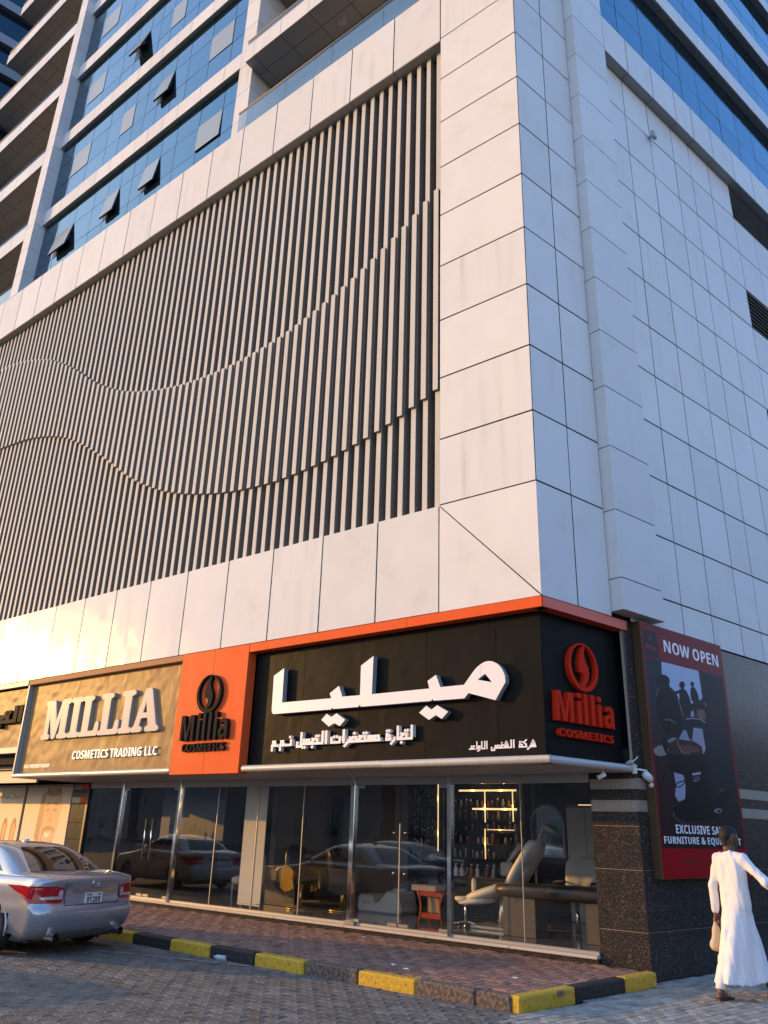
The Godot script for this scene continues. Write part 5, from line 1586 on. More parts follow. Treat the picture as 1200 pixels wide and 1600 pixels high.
func shop_furniture() -> void:
	var fy := 0.237
	var s1 := shelves("product_shelf", "tall dark product shelf beside the upright light strip", -6.2, -5.45, [1.1, 1.35, 1.57, 1.76, 1.96, 2.18, 2.38], -5.7, 7)
	led(s1.transform.affine_inverse(), Vector3(-5.41, 1.28, -5.42), Vector3(-5.41, 2.62, -5.42), s1)
	var s2 := shelves("product_shelf", "wide dark product shelf crossed by golden light strips", -5.3, -3.4, [0.9, 1.18, 1.45, 1.68, 1.9, 2.12], -5.7, 14)
	var t2 := s2.transform.affine_inverse()
	for l in [[-4.88, 2.45, -3.56, 2.43], [-4.56, 2.10, -3.56, 2.08], [-4.22, 1.71, -3.63, 1.71], [-4.27, 1.85, -4.27, 2.42], [-3.635, 1.87, -3.635, 2.42], [-4.28, 1.18, -4.28, 1.72]]:
		led(t2, Vector3(l[0], l[1], -5.42), Vector3(l[2], l[3], -5.42), s2)
	# arched mirror
	var A := thing("arched_mirror", "arched wall mirror between shelves and tall cabinet inside the shop", "mirror", Vector3(-3.05, 1.25, -5.68))
	var poly := PackedVector2Array()
	var inner := PackedVector2Array()
	for k in 21:
		var a := PI * k / 20
		poly.append(Vector2(0.36 * cos(a), 0.58 + 0.36 * sin(a)))
		inner.append(Vector2(0.32 * cos(a), 0.58 + 0.32 * sin(a)))
	poly.append(Vector2(-0.36, 0)); poly.append(Vector2(0.36, 0))
	inner.append(Vector2(-0.32, 0.04)); inner.append(Vector2(0.32, 0.04))
	var st := new_st()
	prism(st, Transform3D(), poly, -0.02, 0.0)
	obj("frame", st, M.grey_white, A)
	st = new_st()
	prism(st, Transform3D(), inner, 0.001, 0.006)
	obj("mirror_glass", st, mat(lin(0.30, 0.31, 0.30), 0.04, 0.8), A)
	# tall cabinet at the right end
	var C := thing("tall_cabinet", "tall pale cabinet at the right end of the shop", "cabinet", Vector3(-2.1, fy, -5.4))
	bx("carcass", M.shop_wall, C, Vector3(-0.3, 0, -0.28), Vector3(0.45, 1.92, 0.2), 0.006)
	bx("door", M.grey_white, C, Vector3(-0.29, 0.02, 0.202), Vector3(0.07, 1.88, 0.218), 0.003)
	bx("door", M.grey_white, C, Vector3(0.08, 0.02, 0.202), Vector3(0.44, 1.88, 0.218), 0.003)
	bx("led_strip", M.led, C, Vector3(-0.05, 1.925, 0.18), Vector3(0.4, 1.94, 0.2))
	# framed mirror and its wood strip in the left room
	var Fm := thing("framed_mirror", "black framed wall mirror beside a wooden strip inside the shop", "mirror", Vector3(-8.3, 1.05, -5.70))
	bx("frame", M.black, Fm, Vector3(-0.98, 0, 0), Vector3(0.02, 1.28, 0.04), 0.006)
	bx("mirror_glass", mat(lin(0.05, 0.055, 0.06), 0.04, 0.8), Fm, Vector3(-0.92, 0.06, 0.041), Vector3(-0.04, 1.22, 0.046))
	var Ws := thing("wood_batten", "upright wooden batten on the wall left of the framed mirror", "batten", Vector3(-9.5, fy, -5.71))
	bx("board", M.wood, Ws, Vector3(-0.12, 0, 0), Vector3(0.12, 2.44, 0.03), 0.004)
	# white panel blind by the glass
	var Bl := thing("panel_blind", "white panel blind hanging just inside the shop glass", "blind", Vector3(-7.2, 0.33, -1.98))
	bx("slat", M.blind, Bl, Vector3(-0.30, 0, 0.0), Vector3(0.08, 2.06, 0.012), 0.002)
	bx("slat", M.blind, Bl, Vector3(0.082, 0, -0.006), Vector3(0.19, 2.06, 0.006), 0.002)
	bx("slat", M.blind, Bl, Vector3(0.192, 0.01, 0.0), Vector3(0.30, 2.06, 0.012), 0.002)
	bx("bottom_bar", M.alu, Bl, Vector3(-0.30, -0.03, -0.01), Vector3(0.30, -0.002, 0.02), 0.003)
	bx("head_track", M.alu, Bl, Vector3(-0.32, 2.062, -0.02), Vector3(0.32, 2.11, 0.03), 0.003)
	# added board; a dark blue skyline reflection is painted on it
	var Bp := thing("blue_reflection_board", "added board painted with a dark blue reflection, inside the left glass doors", "banner", Vector3(-9.5, 1.35, -2.3))
	var bim := Image.create(180, 90, false, Image.FORMAT_RGB8)
	bim.fill(Color8(50, 58, 84))
	for k in 120:
		bim.fill_rect(Rect2i(rng.randi() % 180, rng.randi() % 90, 6 + rng.randi() % 30, 1 + rng.randi() % 3), Color8(46 + rng.randi() % 12, 54 + rng.randi() % 12, 80 + rng.randi() % 12))
	for k in 26:
		var hh := 6 + rng.randi() % 26
		bim.fill_rect(Rect2i(30 + rng.randi() % 110, 90 - hh, 3 + rng.randi() % 6, hh), Color8(30, 32, 44))
	bim.resize(90, 45, Image.INTERPOLATE_LANCZOS)
	bx("backing", M.brown_wall, Bp, Vector3(-1.0, 0, -0.01), Vector3(1.05, 1.02, 0.0))
	sheet("print", Transform3D(), -0.99, 1.04, 0.01, 1.01, 0.002, print_mat(bim, 0.5), Bp)
	# padded chair left of the blind
	var Ch := thing("padded_chair", "beige padded salon chair half hidden left of the white blind", "chair", Vector3(-8.05, fy, -2.75), 0.4)
	st = new_st(0)
	soft_box(st, Transform3D(Basis(), Vector3(0, 0.62, -0.12)), Vector3(0.27, 0.36, 0.08))
	obj("backrest", st, M.cream, Ch)
	st = new_st(0)
	soft_box(st, Transform3D(Basis(), Vector3(0, 0.42, 0.14)), Vector3(0.27, 0.08, 0.27))
	obj("seat", st, M.cream, Ch)
	for q in [[-0.2, -0.1], [0.2, -0.1], [-0.2, 0.34], [0.2, 0.34]]:
		bx("leg", M.steel, Ch, Vector3(q[0] - 0.015, 0, q[1] - 0.015), Vector3(q[0] + 0.015, 0.36, q[1] + 0.015))
	# reception desk
	var Rd := thing("reception_desk", "low black reception desk with a lit top edge right of the blind", "desk", Vector3(-7.35, fy, -3.2))
	bx("body", M.black, Rd, Vector3(-0.5, 0, -0.3), Vector3(0.35, 0.66, 0.25), 0.01)
	bx("top", M.wood, Rd, Vector3(-0.53, 0.662, -0.33), Vector3(0.38, 0.70, 0.28), 0.006)
	# salon chairs
	salon_chair("salon_chair", "gold sided salon chair beside the reception desk", Vector3(-6.75, fy, -2.85), 1.2, M.gold_metal)
	salon_chair("salon_chair", "black salon chair with gilt arms in front of the framed mirror", Vector3(-6.05, fy, -3.25), 2.4, M.leather)
	# wash unit
	var Wu := thing("wash_basin_unit", "white moulded hair wash basin unit behind the glass door", "basin", Vector3(-5.35, fy, -3.75))
	st = new_st(0)
	var prof := [[-0.55, 0.0], [0.42, 0.0], [0.46, 0.06], [0.40, 0.34], [0.34, 0.37], [0.12, 0.37], [0.06, 0.30], [-0.06, 0.18], [-0.18, 0.16], [-0.22, 0.27], [-0.26, 0.30], [-0.50, 0.30], [-0.56, 0.24]]
	var sb := new_st()
	prism(sb, Transform3D(), v2(prof), -0.25, 0.25, 0.03)
	obj("moulded_body", sb, M.grey_white, Wu)
	lathe(st, Transform3D(Basis(), Vector3(0.23, 0.37, 0)), [Vector2(0.10, 0.0), Vector2(0.12, 0.03), Vector2(0.13, 0.035), Vector2(0.13, 0.0)], 16)
	obj("bowl_rim", st, M.grey_white, Wu)
	st = new_st(0)
	tube(st, [Vector3(0.23, 0.37, -0.16), Vector3(0.23, 0.47, -0.16), Vector3(0.23, 0.48, -0.08)], 0.012, 6)
	obj("tap", st, M.chrome, Wu)
	# red lacquer stand
	var Rs := thing("red_stand", "red lacquered wooden stand with curved legs inside the glass door", "stand", Vector3(-3.8, fy, -3.05))
	for e in [-1, 1]:
		for z in [-0.16, 0.16]:
			st = new_st(0)
			tube(st, [Vector3(e * 0.24, 0, z), Vector3(e * 0.20, 0.12, z), Vector3(e * 0.19, 0.26, z), Vector3(e * 0.23, 0.40, z), Vector3(e * 0.26, 0.48, z)], [0.022, 0.02, 0.018, 0.02, 0.024], 8)
			obj("leg", st, M.red_wood, Rs)
	bx("lower_rail", M.red_wood, Rs, Vector3(-0.19, 0.07, 0.13), Vector3(0.19, 0.15, 0.17), 0.006)
	bx("top_rail", M.red_wood, Rs, Vector3(-0.22, 0.40, 0.13), Vector3(0.22, 0.47, 0.17), 0.006)
	bx("shelf_board", M.red_wood, Rs, Vector3(-0.22, 0.44, -0.17), Vector3(0.22, 0.47, 0.128), 0.004)
	bx("centre_panel", M.cardboard, Rs, Vector3(-0.13, 0.15, 0.02), Vector3(0.11, 0.41, 0.06), 0.01)
	tag(bx("cardboard_box", M.cardboard, self, Vector3(-4.22, fy + 0.472, -3.2), Vector3(-3.72, fy + 0.56, -2.92), 0.004), "flat cardboard box lying on the red stand", "box")
	# white recliner
	var Rc := thing("treatment_recliner", "white padded treatment recliner behind the right shop window", "recliner", Vector3(-2.45, fy, -3.15))
	Rc.scale = Vector3.ONE * 1.16
	var parts := [["foot_cushion", Vector3(-0.50, 0.33, 0), 0.10, Vector3(0.25, 0.05, 0.27)], ["seat_cushion", Vector3(-0.28, 0.45, 0), 0.30, Vector3(0.36, 0.07, 0.29)], ["back_cushion", Vector3(0.26, 0.80, 0), 0.95, Vector3(0.42, 0.07, 0.28)], ["head_cushion", Vector3(0.40, 1.02, 0.0), 0.95, Vector3(0.13, 0.09, 0.19)]]
	for p in parts:
		st = new_st(0)
		soft_box(st, Transform3D(Basis(Vector3(0, 0, 1), p[2]), p[1]), p[3], 3.0)
		obj(p[0], st, M.white_vinyl, Rc)
	st = new_st(0)
	tube(st, [Vector3(-0.1, 0.40, 0), Vector3(-0.1, 0.05, 0)], [0.05, 0.07], 10)
	obj("column", st, M.steel, Rc)
	bx("base", M.steel, Rc, Vector3(-0.5, 0, -0.22), Vector3(0.35, 0.05, 0.22), 0.01)
	# stool in front of it
	var So := thing("rolling_stool", "white rolling stool with backrest left of the recliner", "stool", Vector3(-3.18, fy, -3.0), 0.5)
	st = new_st(0)
	lathe(st, Transform3D(Basis(), Vector3(0, 0.40, 0)), [Vector2(0, -0.03), Vector2(0.15, -0.03), Vector2(0.18, 0.0), Vector2(0.17, 0.035), Vector2(0, 0.045)], 20)
	obj("seat", st, M.white_vinyl, So)
	st = new_st(0)
	soft_box(st, Transform3D(Basis(), Vector3(0.14, 0.60, -0.05)), Vector3(0.04, 0.12, 0.15))
	obj("backrest", st, M.white_vinyl, So)
	st = new_st(0)
	tube(st, [Vector3(0, 0.38, 0), Vector3(0, 0.06, 0)], 0.022, 8)
	tube(st, [Vector3(0.05, 0.37, 0), Vector3(0.17, 0.40, -0.03), Vector3(0.17, 0.55, -0.05)], 0.012, 6)
	obj("post", st, M.chrome, So)
	castors(So, Vector3.ZERO, 0.22)
	# magnifier lamp on an arm
	var Lm := thing("magnifier_lamp", "white magnifier lamp on a jointed arm above the recliner", "lamp", Vector3(-2.35, fy, -3.9))
	st = new_st(0)
	tube(st, [Vector3(0, 0.0, 0), Vector3(0, 0.85, 0)], 0.016, 8)
	obj("post", st, M.steel, Lm)
	st = new_st(0)
	tube(st, [Vector3(0, 0.85, 0), Vector3(-0.08, 1.10, 0), Vector3(0.16, 1.52, 0), Vector3(0.22, 1.54, 0)], 0.02, 8)
	obj("arm", st, M.grey_white, Lm)
	st = new_st(0)
	lathe(st, Transform3D(Basis(Vector3(0, 0, 1), -0.5), Vector3(0.30, 1.50, 0)), [Vector2(0.0, -0.02), Vector2(0.12, -0.025), Vector2(0.14, 0.0), Vector2(0.12, 0.03), Vector2(0, 0.035)], 20)
	obj("head", st, M.grey_white, Lm)
	castors(Lm, Vector3.ZERO, 0.2)
	# second appliance: facial steamer with a tilted hood
	var Sm := thing("facial_steamer", "grey facial steamer with a tilted tube left of the recliner", "appliance", Vector3(-3.0, fy, -4.1))
	st = new_st(0)
	tube(st, [Vector3(0, 0.0, 0), Vector3(0, 0.75, 0)], 0.02, 8)
	obj("post", st, M.steel, Sm)
	bx("body", M.grey_white, Sm, Vector3(-0.12, 0.72, -0.1), Vector3(0.14, 0.95, 0.1), 0.03)
	st = new_st(0)
	tube(st, [Vector3(-0.02, 0.92, 0), Vector3(0.16, 1.12, 0), Vector3(0.26, 1.24, 0)], [0.03, 0.05, 0.055], 10)
	obj("nozzle", st, M.grey_white, Sm)
	castors(Sm, Vector3.ZERO, 0.2)
	# long dark counter and what stands under and on it
	var Ct := thing("dark_counter", "long dark counter with rounded end inside the right window", "counter", Vector3(-1.35, fy, -2.75), 0.06)
	st = new_st(0)
	soft_box(st, Transform3D(Basis(), Vector3(-0.05, 0.62, 0)), Vector3(0.95, 0.10, 0.30), 5.0)
	obj("padded_top", st, M.counter, Ct)
	bx("end_panel", M.counter_panel, Ct, Vector3(-0.85, 0, -0.25), Vector3(-0.32, 0.53, 0.2), 0.006)
	bx("end_panel", M.counter_panel, Ct, Vector3(0.45, 0, -0.25), Vector3(0.8, 0.53, 0.2), 0.006)
	var Bs := thing("shell_chair", "grey shell armchair behind the dark counter", "chair", Vector3(-1.55, fy, -3.75))
	st = new_st(0)
	soft_box(st, Transform3D(Basis(Vector3(1, 0, 0), -0.15), Vector3(0, 0.80, -0.2)), Vector3(0.30, 0.28, 0.05), 4.0)
	obj("backrest", st, M.grey_white, Bs)
	st = new_st(0)
	soft_box(st, Transform3D(Basis(), Vector3(0, 0.50, 0.05)), Vector3(0.30, 0.06, 0.28), 4.0)
	obj("seat", st, M.grey_white, Bs)
	for e in [-1, 1]:
		st = new_st(0)
		tube(st, [Vector3(e * 0.32, 0.50, 0.2), Vector3(e * 0.33, 0.72, 0.2), Vector3(e * 0.33, 0.72, -0.15)], 0.018, 8)
		obj("armrest", st, M.steel, Bs)
	st = new_st(0)
	tube(st, [Vector3(0, 0.45, 0.05), Vector3(0, 0.0, 0.05)], [0.03, 0.05], 8)
	obj("post", st, M.chrome, Bs)
	# bottles on the low counter in front of the shelves
	var Lc := thing("low_counter", "low dark counter under the lit shelves", "counter", Vector3(-3.9, fy, -4.6))
	bx("body", M.dark_wall, Lc, Vector3(-0.7, 0, -0.2), Vector3(0.7, 0.62, 0.2), 0.01)
	bx("top", M.black, Lc, Vector3(-0.73, 0.622, -0.22), Vector3(0.73, 0.65, 0.22), 0.004)
	for k in 6:
		var b := thing("pump_bottle", ["leftmost", "second", "third", "fourth", "fifth", "rightmost"][k] + " of six pump bottles on the low dark counter, counted from the left", "bottle", Vector3(-4.4 + k * 0.17, fy + 0.651, -4.55 + 0.05 * (k % 2)), 0, "pump bottles on the low counter")
		st = new_st(0)
		lathe(st, Transform3D(), [Vector2(0, 0), Vector2(0.035, 0), Vector2(0.035, 0.13), Vector2(0.012, 0.16), Vector2(0.012, 0.2), Vector2(0, 0.2)], 12)
		obj("bottle_body", st, [M.plastic_white, M.cream, mat(lin(0.4, 0.16, 0.03), 0.3), M.plastic_white, mat(lin(0.4, 0.06, 0.05), 0.4), M.cream][k], b)
		bx("pump", M.plastic_white, b, Vector3(-0.008, 0.2, -0.008), Vector3(0.035, 0.215, 0.008))

func salon_chair(called: String, label: String, at: Vector3, turn: float, side: Material) -> void:
	var S := thing(called, label, "chair", at, turn)
	var st := new_st(0)
	soft_box(st, Transform3D(Basis(), Vector3(0, 0.50, 0)), Vector3(0.25, 0.08, 0.26))
	obj("seat", st, M.leather, S)
	st = new_st(0)
	soft_box(st, Transform3D(Basis(Vector3(1, 0, 0), -0.15), Vector3(0, 0.78, -0.24)), Vector3(0.25, 0.30, 0.07))
	obj("backrest", st, M.leather, S)
	for e in [-1, 1]:
		st = new_st()
		var T := Transform3D(Basis(Vector3(0, 0, 1), Vector3(0, 1, 0), Vector3(-1, 0, 0)), Vector3(e * 0.27, 0, 0))
		prism(st, T, v2([[-0.30, 0.34], [-0.10, 0.28], [0.10, 0.30], [0.28, 0.36], [0.24, 0.48], [0.26, 0.66], [0.10, 0.72], [-0.22, 0.74], [-0.30, 0.66]]), -0.025, 0.025, 0.008)
		obj("arm_panel", st, side, S)
	st = new_st(0)
	lathe(st, Transform3D(), [Vector2(0, 0), Vector2(0.26, 0.0), Vector2(0.27, 0.015), Vector2(0.25, 0.03), Vector2(0.05, 0.05), Vector2(0.04, 0.3), Vector2(0.06, 0.42)], 20)
	obj("pedestal", st, M.gold_metal, S)
	bx("footrest", M.chrome, S, Vector3(-0.18, 0.15, 0.36), Vector3(0.18, 0.18, 0.48), 0.008)

# ------------------------------------------------------------------ cars: x forward, y up, z to the right
const LOWER := [[0.17, 0.30, 4.28, 0.74], [0.22, 0.16, 4.40, 0.80], [0.30, 0.07, 4.47, 0.85], [0.40, 0.02, 4.50, 0.872], [0.50, 0.0, 4.51, 0.88], [0.56, 0.012, 4.50, 0.88], [0.60, 0.045, 4.49, 0.877], [0.66, 0.06, 4.47, 0.872], [0.76, 0.062, 4.44, 0.868], [0.85, 0.05, 4.40, 0.86], [0.90, 0.035, 4.36, 0.845], [0.925, 0.045, 4.32, 0.825], [0.94, 0.09, 4.26, 0.79]]
const UPPER := [[0.94, 0.60, 3.38, 0.775], [1.00, 0.69, 3.22, 0.755], [1.10, 0.86, 2.97, 0.705], [1.20, 1.05, 2.72, 0.645], [1.27, 1.22, 2.54, 0.595], [1.31, 1.40, 2.40, 0.54], [1.335, 1.62, 2.25, 0.42], [1.345, 1.80, 2.10, 0.22], [1.347, 1.95, 1.96, 0.02]]

func car_point(tab: Array, p: float, y: float, sgn: float, up: bool) -> Vector3:
	var i := 0
	while i < tab.size() - 2 and y > tab[i + 1][0]:
		i += 1
	var t := clampf((y - tab[i][0]) / (tab[i + 1][0] - tab[i][0]), 0.0, 1.0)
	var xr := lerpf(tab[i][1], tab[i + 1][1], t)
	var xf := lerpf(tab[i][2], tab[i + 1][2], t)
	var w := lerpf(tab[i][3], tab[i + 1][3], t)
	var r := minf(0.26 if not up else 0.20, w * 0.8)
	var bow := 0.09 if not up else 0.05
	var x := 0.0
	var z := 0.0
	if p < 0.22:
		var q := p / 0.22
		z = q * (w - r)
		x = xr + bow * pow(z / w, 2.0)
	elif p < 0.34:
		var a := (p - 0.22) / 0.12 * PI / 2
		z = w - r + r * sin(a)
		x = xr + bow * pow((w - r) / w, 2.0) + r * (1 - cos(a))
	elif p < 0.80:
		var q := (p - 0.34) / 0.46
		z = w - 0.02 * pow(2.0 * q - 1.0, 2.0) * (0.0 if up else 1.0)
		x = lerpf(xr + bow * pow((w - r) / w, 2.0) + r, xf - 0.5 * minf(1.0, w), q)
	elif p < 0.92:
		var a := (p - 0.80) / 0.12 * PI / 2
		var rr := 0.5 * minf(1.0, w)
		z = w - r + r * cos(a)
		x = xf - rr + rr * 0.75 * sin(a)
	else:
		var q := (p - 0.92) / 0.08
		z = (w - r) * (1 - q)
		x = xf - 0.5 * minf(1.0, w) * 0.25 + 0.125 * minf(1.0, w) * (1.0 - pow(1 - q, 2.0))
	var yy := y
	if not up and y > 0.6 and x > 2.9:
		yy -= (y - 0.6) / 0.34 * (x - 2.9) * 0.135
	if up and x > 2.9:
		yy -= clampf((1.05 - y) / 0.12, 0, 1) * (x - 2.9) * 0.135
	return Vector3(x, yy, z * sgn)

func car_ps() -> Array:
	var ps := []
	for k in 8:
		ps.append(0.22 * k / 8.0)
	for k in 6:
		ps.append(0.22 + 0.12 * k / 6.0)
	for k in 24: ps.append(0.34 + 0.46 * k / 24.0)
	for k in 5:
		ps.append(0.80 + 0.12 * k / 5.0)
	for k in 5:
		ps.append(0.92 + 0.08 * k / 4.0)
	return ps

func car_shell(st: SurfaceTool, tab: Array, up: bool) -> void:
	var ps := car_ps()
	var cen := Vector3(2.2, 0.6 if not up else 0.9, 0)
	for s in [-1.0, 1.0]:
		for i in tab.size() - 1:
			for sub in 2:
				var y0: float = lerpf(tab[i][0], tab[i + 1][0], sub * 0.5)
				var y1: float = lerpf(tab[i][0], tab[i + 1][0], sub * 0.5 + 0.5)
				for k in ps.size() - 1:
					var a := car_point(tab, ps[k], y0, s, up)
					var b := car_point(tab, ps[k + 1], y0, s, up)
					var c := car_point(tab, ps[k + 1], y1, s, up)
					var d := car_point(tab, ps[k], y1, s, up)
					if not up:
						# leave the wheel openings free
						var m := (a + b + c + d) * 0.25
						var gone := false
						for wx in [0.98, 3.55]:
							if Vector2(m.x - wx, m.y - 0.30).length() < 0.345 and absf(m.z) > 0.6:
								gone = true
						if gone:
							continue
					quad_o(st, a, b, c, d, Vector3(clampf(a.x, 0.6, 3.9), cen.y, 0))

func car_patch(st: SurfaceTool, tab: Array, rows: Array, s: float, up: bool, lift: float, n := 8) -> void:
	# rows: [y, p0, p1] from bottom to top, laid on the body `lift` proud of it
	var grid := []
	for r in rows:
		var line := []
		for k in n + 1:
			var p: float = lerpf(r[1], r[2], float(k) / n)
			var sg := s
			if p < 0.0:
				p = -p
				sg = -s
			var q := car_point(tab, p, r[0], sg, up)
			var q2 := car_point(tab, minf(p + 0.02, 0.99), r[0], sg, up)
			var q3 := car_point(tab, p, r[0] + 0.02, sg, up)
			var nn := (q2 - q).cross(q3 - q).normalized()
			if nn.dot(q - Vector3(clampf(q.x, 0.8, 3.6), 0.7, 0)) < 0:
				nn = -nn
			line.append(q + nn * lift)
		grid.append(line)
	for i in grid.size() - 1:
		for k in n:
			var m: Vector3 = grid[i][k]
			quad_o(st, grid[i][k], grid[i][k + 1], grid[i + 1][k + 1], grid[i + 1][k], Vector3(clampf(m.x, 0.8, 3.6), 0.7, 0))

func make_car(label: String, at: Vector3, heading: Vector3, paint: Material, full := true) -> Node3D:
	var C := thing("parked_car", label, "car", at)
	C.transform = Transform3D(Basis(heading, Vector3.UP, heading.cross(Vector3.UP)), at)
	var st := new_st(0)
	car_shell(st, LOWER, false)
	# boot lid, scuttle and bonnet: from the top of the flanks in to the foot of the cabin
	var ps := car_ps()
	for s in [-1.0, 1.0]:
		for k in ps.size() - 1:
			for j in 3:
				var f0 := j / 3.0
				var f1 := (j + 1) / 3.0
				var P := func(p: float, f: float) -> Vector3:
					var a := car_point(LOWER, p, 0.94, s, false)
					var b := car_point(UPPER, p, 0.94, s, true)
					var q := a.lerp(b, f)
					q.y += 0.045 * sin(f * PI * 0.5) * (1.0 if p < 0.3 else 0.25)
					return q
				quad_o(st, P.call(ps[k], f0), P.call(ps[k + 1], f0), P.call(ps[k + 1], f1), P.call(ps[k], f1), Vector3(2.2, 0.4, 0))
	obj("body_shell", st, paint, C)
	st = new_st(0)
	car_shell(st, UPPER, true)
	obj("cabin_shell", st, paint, C)
	bx("underbody", M.black, C, Vector3(0.35, 0.16, -0.72), Vector3(4.2, 0.5, 0.72))
	# glass
	st = new_st(0)
	car_patch(st, UPPER, [[0.985, -0.225, 0.225], [1.05, -0.225, 0.225], [1.12, -0.222, 0.222], [1.19, -0.218, 0.218], [1.25, -0.212, 0.212], [1.275, -0.205, 0.205]], 1.0, true, 0.004, 18)
	obj("rear_window", st, M.car_glass, C)
	st = new_st(0)
	car_patch(st, UPPER, [[1.0, 0.80, 1.0], [1.12, 0.805, 1.0], [1.24, 0.82, 1.0]], 1.0, true, 0.004, 10)
	car_patch(st, UPPER, [[1.0, 0.80, 1.0], [1.12, 0.805, 1.0], [1.24, 0.82, 1.0]], -1.0, true, 0.004, 10)
	obj("windscreen", st, M.car_glass, C)
	for s in [-1.0, 1.0]:
		for w in [[0.372, 0.41, 0.39, 0.40], [0.42, 0.575, 0.42, 0.56], [0.59, 0.77, 0.575, 0.73]]:
			st = new_st(0)
			car_patch(st, UPPER, [[0.985, w[0], w[1]], [1.06, lerpf(w[0], w[2], 0.3), w[1]], [1.14, lerpf(w[0], w[2], 0.65), w[1] - 0.004], [1.215, w[2] + 0.012, w[3] if w[3] > w[2] + 0.02 else w[2] + 0.02]], s, true, 0.005, 6)
			obj("side_window", st, M.car_glass, C)
	# wheels
	for wx in [0.98, 3.55]:
		for s in [-1.0, 1.0]:
			var W := Node3D.new()
			put(W, "wheel", C)
			W.transform = Transform3D(Basis(Vector3(1, 0, 0), Vector3(0, 0, s), Vector3(0, -s, 0)), Vector3(wx, 0.305, s * 0.62))
			st = new_st(0)
			lathe(st, Transform3D(), [Vector2(0.19, 0.06), Vector2(0.285, 0.02), Vector2(0.302, 0.06), Vector2(0.305, 0.12), Vector2(0.302, 0.20), Vector2(0.28, 0.24), Vector2(0.215, 0.235)], 32)
			obj("tyre", st, M.tyre, W)
			st = new_st()
			lathe(st, Transform3D(), [Vector2(0.215, 0.235), Vector2(0.205, 0.215), Vector2(0.20, 0.12)], 32)
			for k in 5:
				var a := TAU * k / 5
				var T := Transform3D(Basis(Vector3.UP, a), Vector3(0, 0.20, 0))
				box(st, T, Vector3(0.03, -0.02, -0.03), Vector3(0.205, 0.02, 0.03), 0.008)
			lathe(st, Transform3D(), [Vector2(0.06, 0.19), Vector2(0.055, 0.225), Vector2(0.0, 0.228)], 16)
			obj("rim", st, M.steel, W)
			st = new_st()
			lathe(st, Transform3D(), [Vector2(0.0, 0.11), Vector2(0.20, 0.11)], 24)
			obj("brake_disc", st, M.black, W)
			# arch liner and lip
			st = new_st(0)
			var arc := []
			for k in 17:
				var a := PI * k / 16 * 1.12 - 0.19
				arc.append(Vector3(wx + cos(a) * 0.35, 0.30 + sin(a) * 0.35, s * (0.868 - 0.02 * maxf(0, sin(a)))))
			tube(st, arc, 0.016, 6)
			obj("arch_lip", st, paint, C)
			st = new_st(0)
			for k in 16:
				var a0 := PI * k / 16
				var a1 := PI * (k + 1) / 16
				quad_o(st, Vector3(wx + cos(a0) * 0.35, 0.30 + sin(a0) * 0.35, s * 0.5), Vector3(wx + cos(a1) * 0.35, 0.30 + sin(a1) * 0.35, s * 0.5), Vector3(wx + cos(a1) * 0.35, 0.30 + sin(a1) * 0.35, s * 0.86), Vector3(wx + cos(a0) * 0.35, 0.30 + sin(a0) * 0.35, s * 0.86), Vector3(wx, 0.3, s * 0.68))
			obj("arch_liner", st, M.black, C)
	# lamps
	for s in [-1.0, 1.0]:
		st = new_st(0)
		car_patch(st, LOWER, [[0.635, 0.185, 0.315], [0.68, 0.175, 0.335], [0.73, 0.172, 0.355], [0.78, 0.175, 0.372], [0.815, 0.185, 0.385], [0.835, 0.225, 0.39]], s, false, 0.009, 14)
		obj("tail_lamp", st, M.tail_red, C)
		st = new_st(0)
		car_patch(st, LOWER, [[0.68, 0.182, 0.27], [0.70, 0.180, 0.28], [0.715, 0.180, 0.25]], s, false, 0.013, 8)
		car_patch(st, LOWER, [[0.72, 0.180, 0.205], [0.76, 0.182, 0.205], [0.79, 0.186, 0.2]], s, false, 0.013, 4)
		obj("reversing_lamp", st, M.lamp_clear, C)
		st = new_st(0)
		car_patch(st, LOWER, [[0.62, 0.80, 0.90], [0.70, 0.79, 0.91], [0.76, 0.79, 0.89]], s, false, 0.008, 8)
		obj("headlamp", st, M.lamp_clear, C)
		st = new_st(0)
		tube(st, [Vector3(0.03, 0.235, s * 0.56), Vector3(0.30, 0.235, s * 0.56)], 0.05, 14, false)
		tube(st, [Vector3(0.04, 0.235, s * 0.56), Vector3(0.30, 0.235, s * 0.56)], 0.042, 14, false)
		obj("exhaust_tip", st, M.chrome, C)
		bx("door_mirror", paint, C, Vector3(2.85, 0.95, s * 0.86 - 0.08), Vector3(2.98, 1.07, s * 0.86 + 0.08), 0.03)
		# shut lines of the boot and the doors
		st = new_st()
		car_patch(st, LOWER, [[0.60, 0.163, 0.166], [0.70, 0.167, 0.170], [0.84, 0.170, 0.173], [0.925, 0.172, 0.175]], s, false, 0.0025, 1)
		for p in [0.415, 0.56, 0.715]:
			car_patch(st, LOWER, [[0.32, p, p + 0.0016], [0.6, p, p + 0.0016], [0.92, p, p + 0.0016]], s, false, 0.0025, 1)
		obj("shut_line", st, M.black, C)
	st = new_st()
	car_patch(st, LOWER, [[0.598, -0.166, 0.166], [0.606, -0.166, 0.166]], 1.0, false, 0.003, 16)
	obj("boot_gap", st, M.black, C)
	st = new_st(0)
	car_patch(st, LOWER, [[0.185, -0.20, 0.20], [0.24, -0.24, 0.24], [0.285, -0.22, 0.22]], 1.0, false, 0.006, 18)
	obj("bumper_insert", st, M.trim_grey, C)
	# chrome bar, number plate, badge
	st = new_st(0)
	car_patch(st, LOWER, [[0.755, -0.115, 0.115], [0.768, -0.125, 0.125], [0.790, -0.130, 0.130], [0.80, -0.126, 0.126]], 1.0, false, 0.022, 16)
	obj("chrome_bar", st, M.chrome, C)
	st = new_st()
